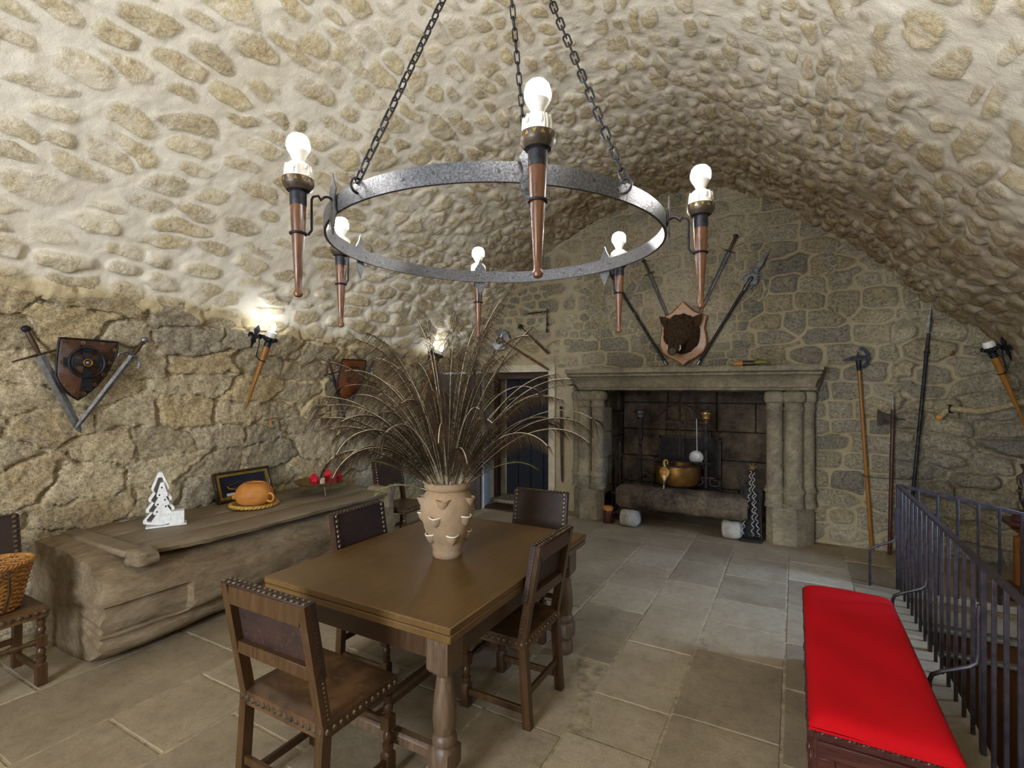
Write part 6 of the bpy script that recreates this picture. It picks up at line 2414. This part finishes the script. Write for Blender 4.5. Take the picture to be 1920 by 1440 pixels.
# pike
r, L = pole_thing('pike', 'pike', hz(1698, 1045, 0.0) + Vector((0, -0.05, 0)), hy(1746, 573, 6.50), 'tall dark pike with steel point leaning third from the fireplace')
mb = MB(); mb.lathe([(0.015, 0), (0.017, L - 0.45)], 12); mb.build('shaft', 'iron', r)
mb = MB(); mb.lathe([(0.018, L - 0.50), (0.024, L - 0.47), (0.018, L - 0.44), (0.014, L - 0.28)], 10); mb.ball((0, 0, L - 0.47), (0.03, 0.03, 0.015), 8, 6); mb.build('socket', 'iron_rust', r)
mb = MB()
vs = [(-0.012, 0, L - 0.28), (0, -0.012, L - 0.28), (0.012, 0, L - 0.28), (0, 0.012, L - 0.28), (-0.024, 0, L - 0.20), (0, -0.010, L - 0.20), (0.024, 0, L - 0.20), (0, 0.010, L - 0.20), (0, 0, L)]
mb.add(vs, [(3, 2, 1, 0)] + [(k, (k + 1) % 4, 4 + (k + 1) % 4, 4 + k) for k in range(4)] + [(4 + k, 4 + (k + 1) % 4, 8) for k in range(4)])
mb.build('point', 'steel', r, angle=10)

# thin chain holding the poles
ch = thing('retaining_chain', None, 'thin chain stretched across the three leaning pole weapons', 'chain', mat=Matrix.Translation(hy(1620, 893, 6.44)))
mb = MB()
q = hy(1712, 898, 6.44) - hy(1620, 893, 6.44)
chain(mb, (0, 0, 0), q, 0.03, 0.005, 0.0016, 0.01)
mb.build('links', 'iron', ch)
mb = MB(); mb.tube([(0, 0, 0), (0, 0.12, 0)], 0.005, 6); mb.tube([q, q + Vector((0, 0.12, 0))], 0.005, 6); mb.build('staple', 'iron', ch)

# hand rope on the wall
A = hy(1764, 780, 6.50); B = hy(1783, 767, 6.44); C = hy(1840, 771, 6.43); D = hy(1905, 757, 6.46); E = hy(1930, 751, 6.46)
rp = thing('hand_rope', A, 'thick twisted rope handrail with knotted orange end on the right of the back wall', 'rope')
ctrl = [A, B, C, D, E]


def cat(ctrl, n):
    P = [ctrl[0]] + ctrl + [ctrl[-1]]
    out = []
    for i in range(1, len(P) - 2):
        p0, p1, p2, p3 = P[i - 1:i + 3]
        for k in range(n):
            t = k / n
            out.append(0.5 * ((2 * p1) + (p2 - p0) * t + (2 * p0 - 5 * p1 + 4 * p2 - p3) * t * t + (3 * p1 - p0 - 3 * p2 + p3) * t ** 3))
    out.append(P[-2])
    return out


path = [p - A for p in cat(ctrl, 60)]
mb = MB()
for q in range(3):
    pts = []
    for i, p in enumerate(path):
        t = (path[min(i + 1, len(path) - 1)] - path[max(i - 1, 0)]).normalized()
        x = t.cross(Vector((0, 0, 1))).normalized(); y = t.cross(x)
        a = i * 0.42 + q * 2 * PI / 3
        pts.append(p + x * 0.014 * math.cos(a) + y * 0.014 * math.sin(a))
    mb.tube(pts, 0.0155, 7)
mb.build('strands', 'rope', rp)
mb = MB(); mb.ball((-0.012, 0, -0.012), (0.034, 0.03, 0.032), 14, 10); mb.build('orange_end', 'clay', rp)
mb = MB(); mb.ring(B - A, 0.034, 0.008, 18, 8, Matrix.Rotation(PI / 2, 3, 'Y') @ Matrix.Rotation(0.6, 3, 'X')); mb.tube([B - A + Vector((0, 0, 0.03)), B - A + Vector((0, 0.12, 0.04))], 0.007, 6); mb.build('clip', 'iron', rp)

# small clamp stub in the masonry
nb = thing('wall_hook', hy(1785, 665, 6.53), 'small rusty hook stub in the back wall above the rope', 'hook')
mb = MB(); mb.tube([(0, 0.03, 0), (0, -0.03, 0), (0.0, -0.04, 0.03)], 0.012, 8); mb.build('stub', 'copper', nb)

# ------------------------------------------------------------------ carved pedestal with cherub
pd = thing('pedestal', (1.64, 5.66, 0), 'amber turned wooden pedestal with dark square top behind the railing', 'pedestal')
ZP = 0.62
mb = MB(); mb.box((0, 0, 0.03), (0.26, 0.26, 0.06), None, 0.01); mb.box((0, 0, 0.085), (0.2, 0.2, 0.05), None, 0.01); mb.build('plinth', 'mahogany', pd)
mb = MB(); mb.lathe([(0.066, 0.11), (0.066, 0.50)], 8, Matrix.Rotation(PI / 8, 4, 'Z')); mb.build('octagonal_shaft', 'amber_wood', pd, angle=20)
mb = MB(); mb.lathe([(0.045, 0.50), (0.033, 0.515), (0.036, 0.53), (0.06, 0.545), (0.082, 0.56), (0.06, 0.57)], 20); mb.build('neck', 'amber_wood', pd)
mb = MB(); mb.lathe([(0.06, 0.565), (0.17, 0.60), (0.185, 0.615), (0.185, 0.635), (0.172, 0.64)], 4, Matrix.Rotation(PI / 4, 4, 'Z')); mb.build('top_board', 'mahogany', pd, angle=20)
st = thing('cherub_statue', (1.64, 5.66, 0.64), 'dark bronze winged child figure standing on the pedestal', 'statue', rz=TH - 0.25)
mb = MB(); mb.lathe([(0.085, 0), (0.075, 0.03), (0.045, 0.06), (0.03, 0.08)], 16); mb.build('mound', 'mahogany', st)
# body grown from a skeleton
V = [(0, 0, 0.235), (0, 0.002, 0.30), (-0.002, 0.0, 0.345), (0.008, -0.005, 0.385), (0.014, -0.008, 0.425),      # pelvis, belly, chest, neck, head
     (-0.02, -0.01, 0.17), (0.006, 0.0, 0.105), (-0.004, -0.02, 0.08),        # left leg
     (0.022, 0.005, 0.17), (0.014, 0.01, 0.11), (0.012, -0.012, 0.08),        # right leg
     (-0.042, -0.004, 0.355), (-0.05, -0.02, 0.30), (-0.038, -0.04, 0.265),   # left arm
     (0.04, -0.004, 0.36), (0.068, -0.02, 0.395), (0.05, -0.035, 0.435)]      # right arm raised to the head
Ed = [(0, 1), (1, 2), (2, 3), (3, 4), (0, 5), (5, 6), (6, 7), (0, 8), (8, 9), (9, 10), (2, 11), (11, 12), (12, 13), (2, 14), (14, 15), (15, 16)]
Rd = [0.034, 0.032, 0.033, 0.015, 0.032, 0.022, 0.015, 0.011, 0.022, 0.015, 0.011, 0.014, 0.012, 0.008, 0.014, 0.012, 0.009]
me = bpy.data.meshes.new('body')
me.from_pydata(V, Ed, [])
bo = bpy.data.objects.new('body', me)
COL.objects.link(bo)
bo.parent = st
sk_ = bo.modifiers.new('skin', 'SKIN')
bo.modifiers.new('sub', 'SUBSURF').levels = 2
bo.modifiers['sub'].render_levels = 2
if not me.skin_vertices:
    bm = bmesh.new(); bm.from_mesh(me); bm.verts.layers.skin.verify(); bm.to_mesh(me); bm.free()
for i, r_ in enumerate(Rd):
    me.skin_vertices[0].data[i].radius = (r_, r_)
me.skin_vertices[0].data[0].use_root = True
sk_.use_smooth_shade = True
me.materials.append(M['bronze'])
mb = MB()
for k in range(14):
    a = k * 2.4
    mb.ball((0.014 + 0.024 * math.cos(a), -0.002 + 0.024 * math.sin(a), 0.44 + 0.01 * math.sin(k)), 0.012, 8, 6)
mb.build('curly_hair', 'bronze', st)
mb = MB(); mb.ball((0.014, -0.04, 0.425), (0.005, 0.008, 0.006), 8, 6)
for s_ in (-1, 1):
    mb.ball((0.014 + s_ * 0.011, -0.036, 0.432), (0.004, 0.003, 0.003), 6, 4)
mb.ball((0.014, -0.037, 0.411), (0.008, 0.003, 0.0025), 6, 4)
mb.build('face_features', 'bronze', st)
for s_, x in ((1, 0.02),):
    mb = MB()
    out = [(0, 0), (0.06, 0.05), (0.14, 0.10), (0.20, 0.115), (0.17, 0.06), (0.12, 0.03), (0.06, -0.01), (0.02, -0.02)]
    mb.prism([(x + a, 0.35 + b) for a, b in out], 0.02, 0.032, 0.02)
    for j in range(4):
        mb.tube([(x + 0.03 + j * 0.03, 0.02, 0.36 + j * 0.018), (x + 0.10 + j * 0.03, 0.018, 0.40 + j * 0.018)], [0.006, 0.003], 5)
    mb.build('wing', 'bronze', st)
mb = MB(); mb.tube([(-0.04, 0.01, 0.24), (0, -0.035, 0.235), (0.038, 0.0, 0.235), (0.03, 0.03, 0.23), (-0.03, 0.03, 0.235)], 0.013, 8, closed=True); mb.build('drapery', 'bronze', st)
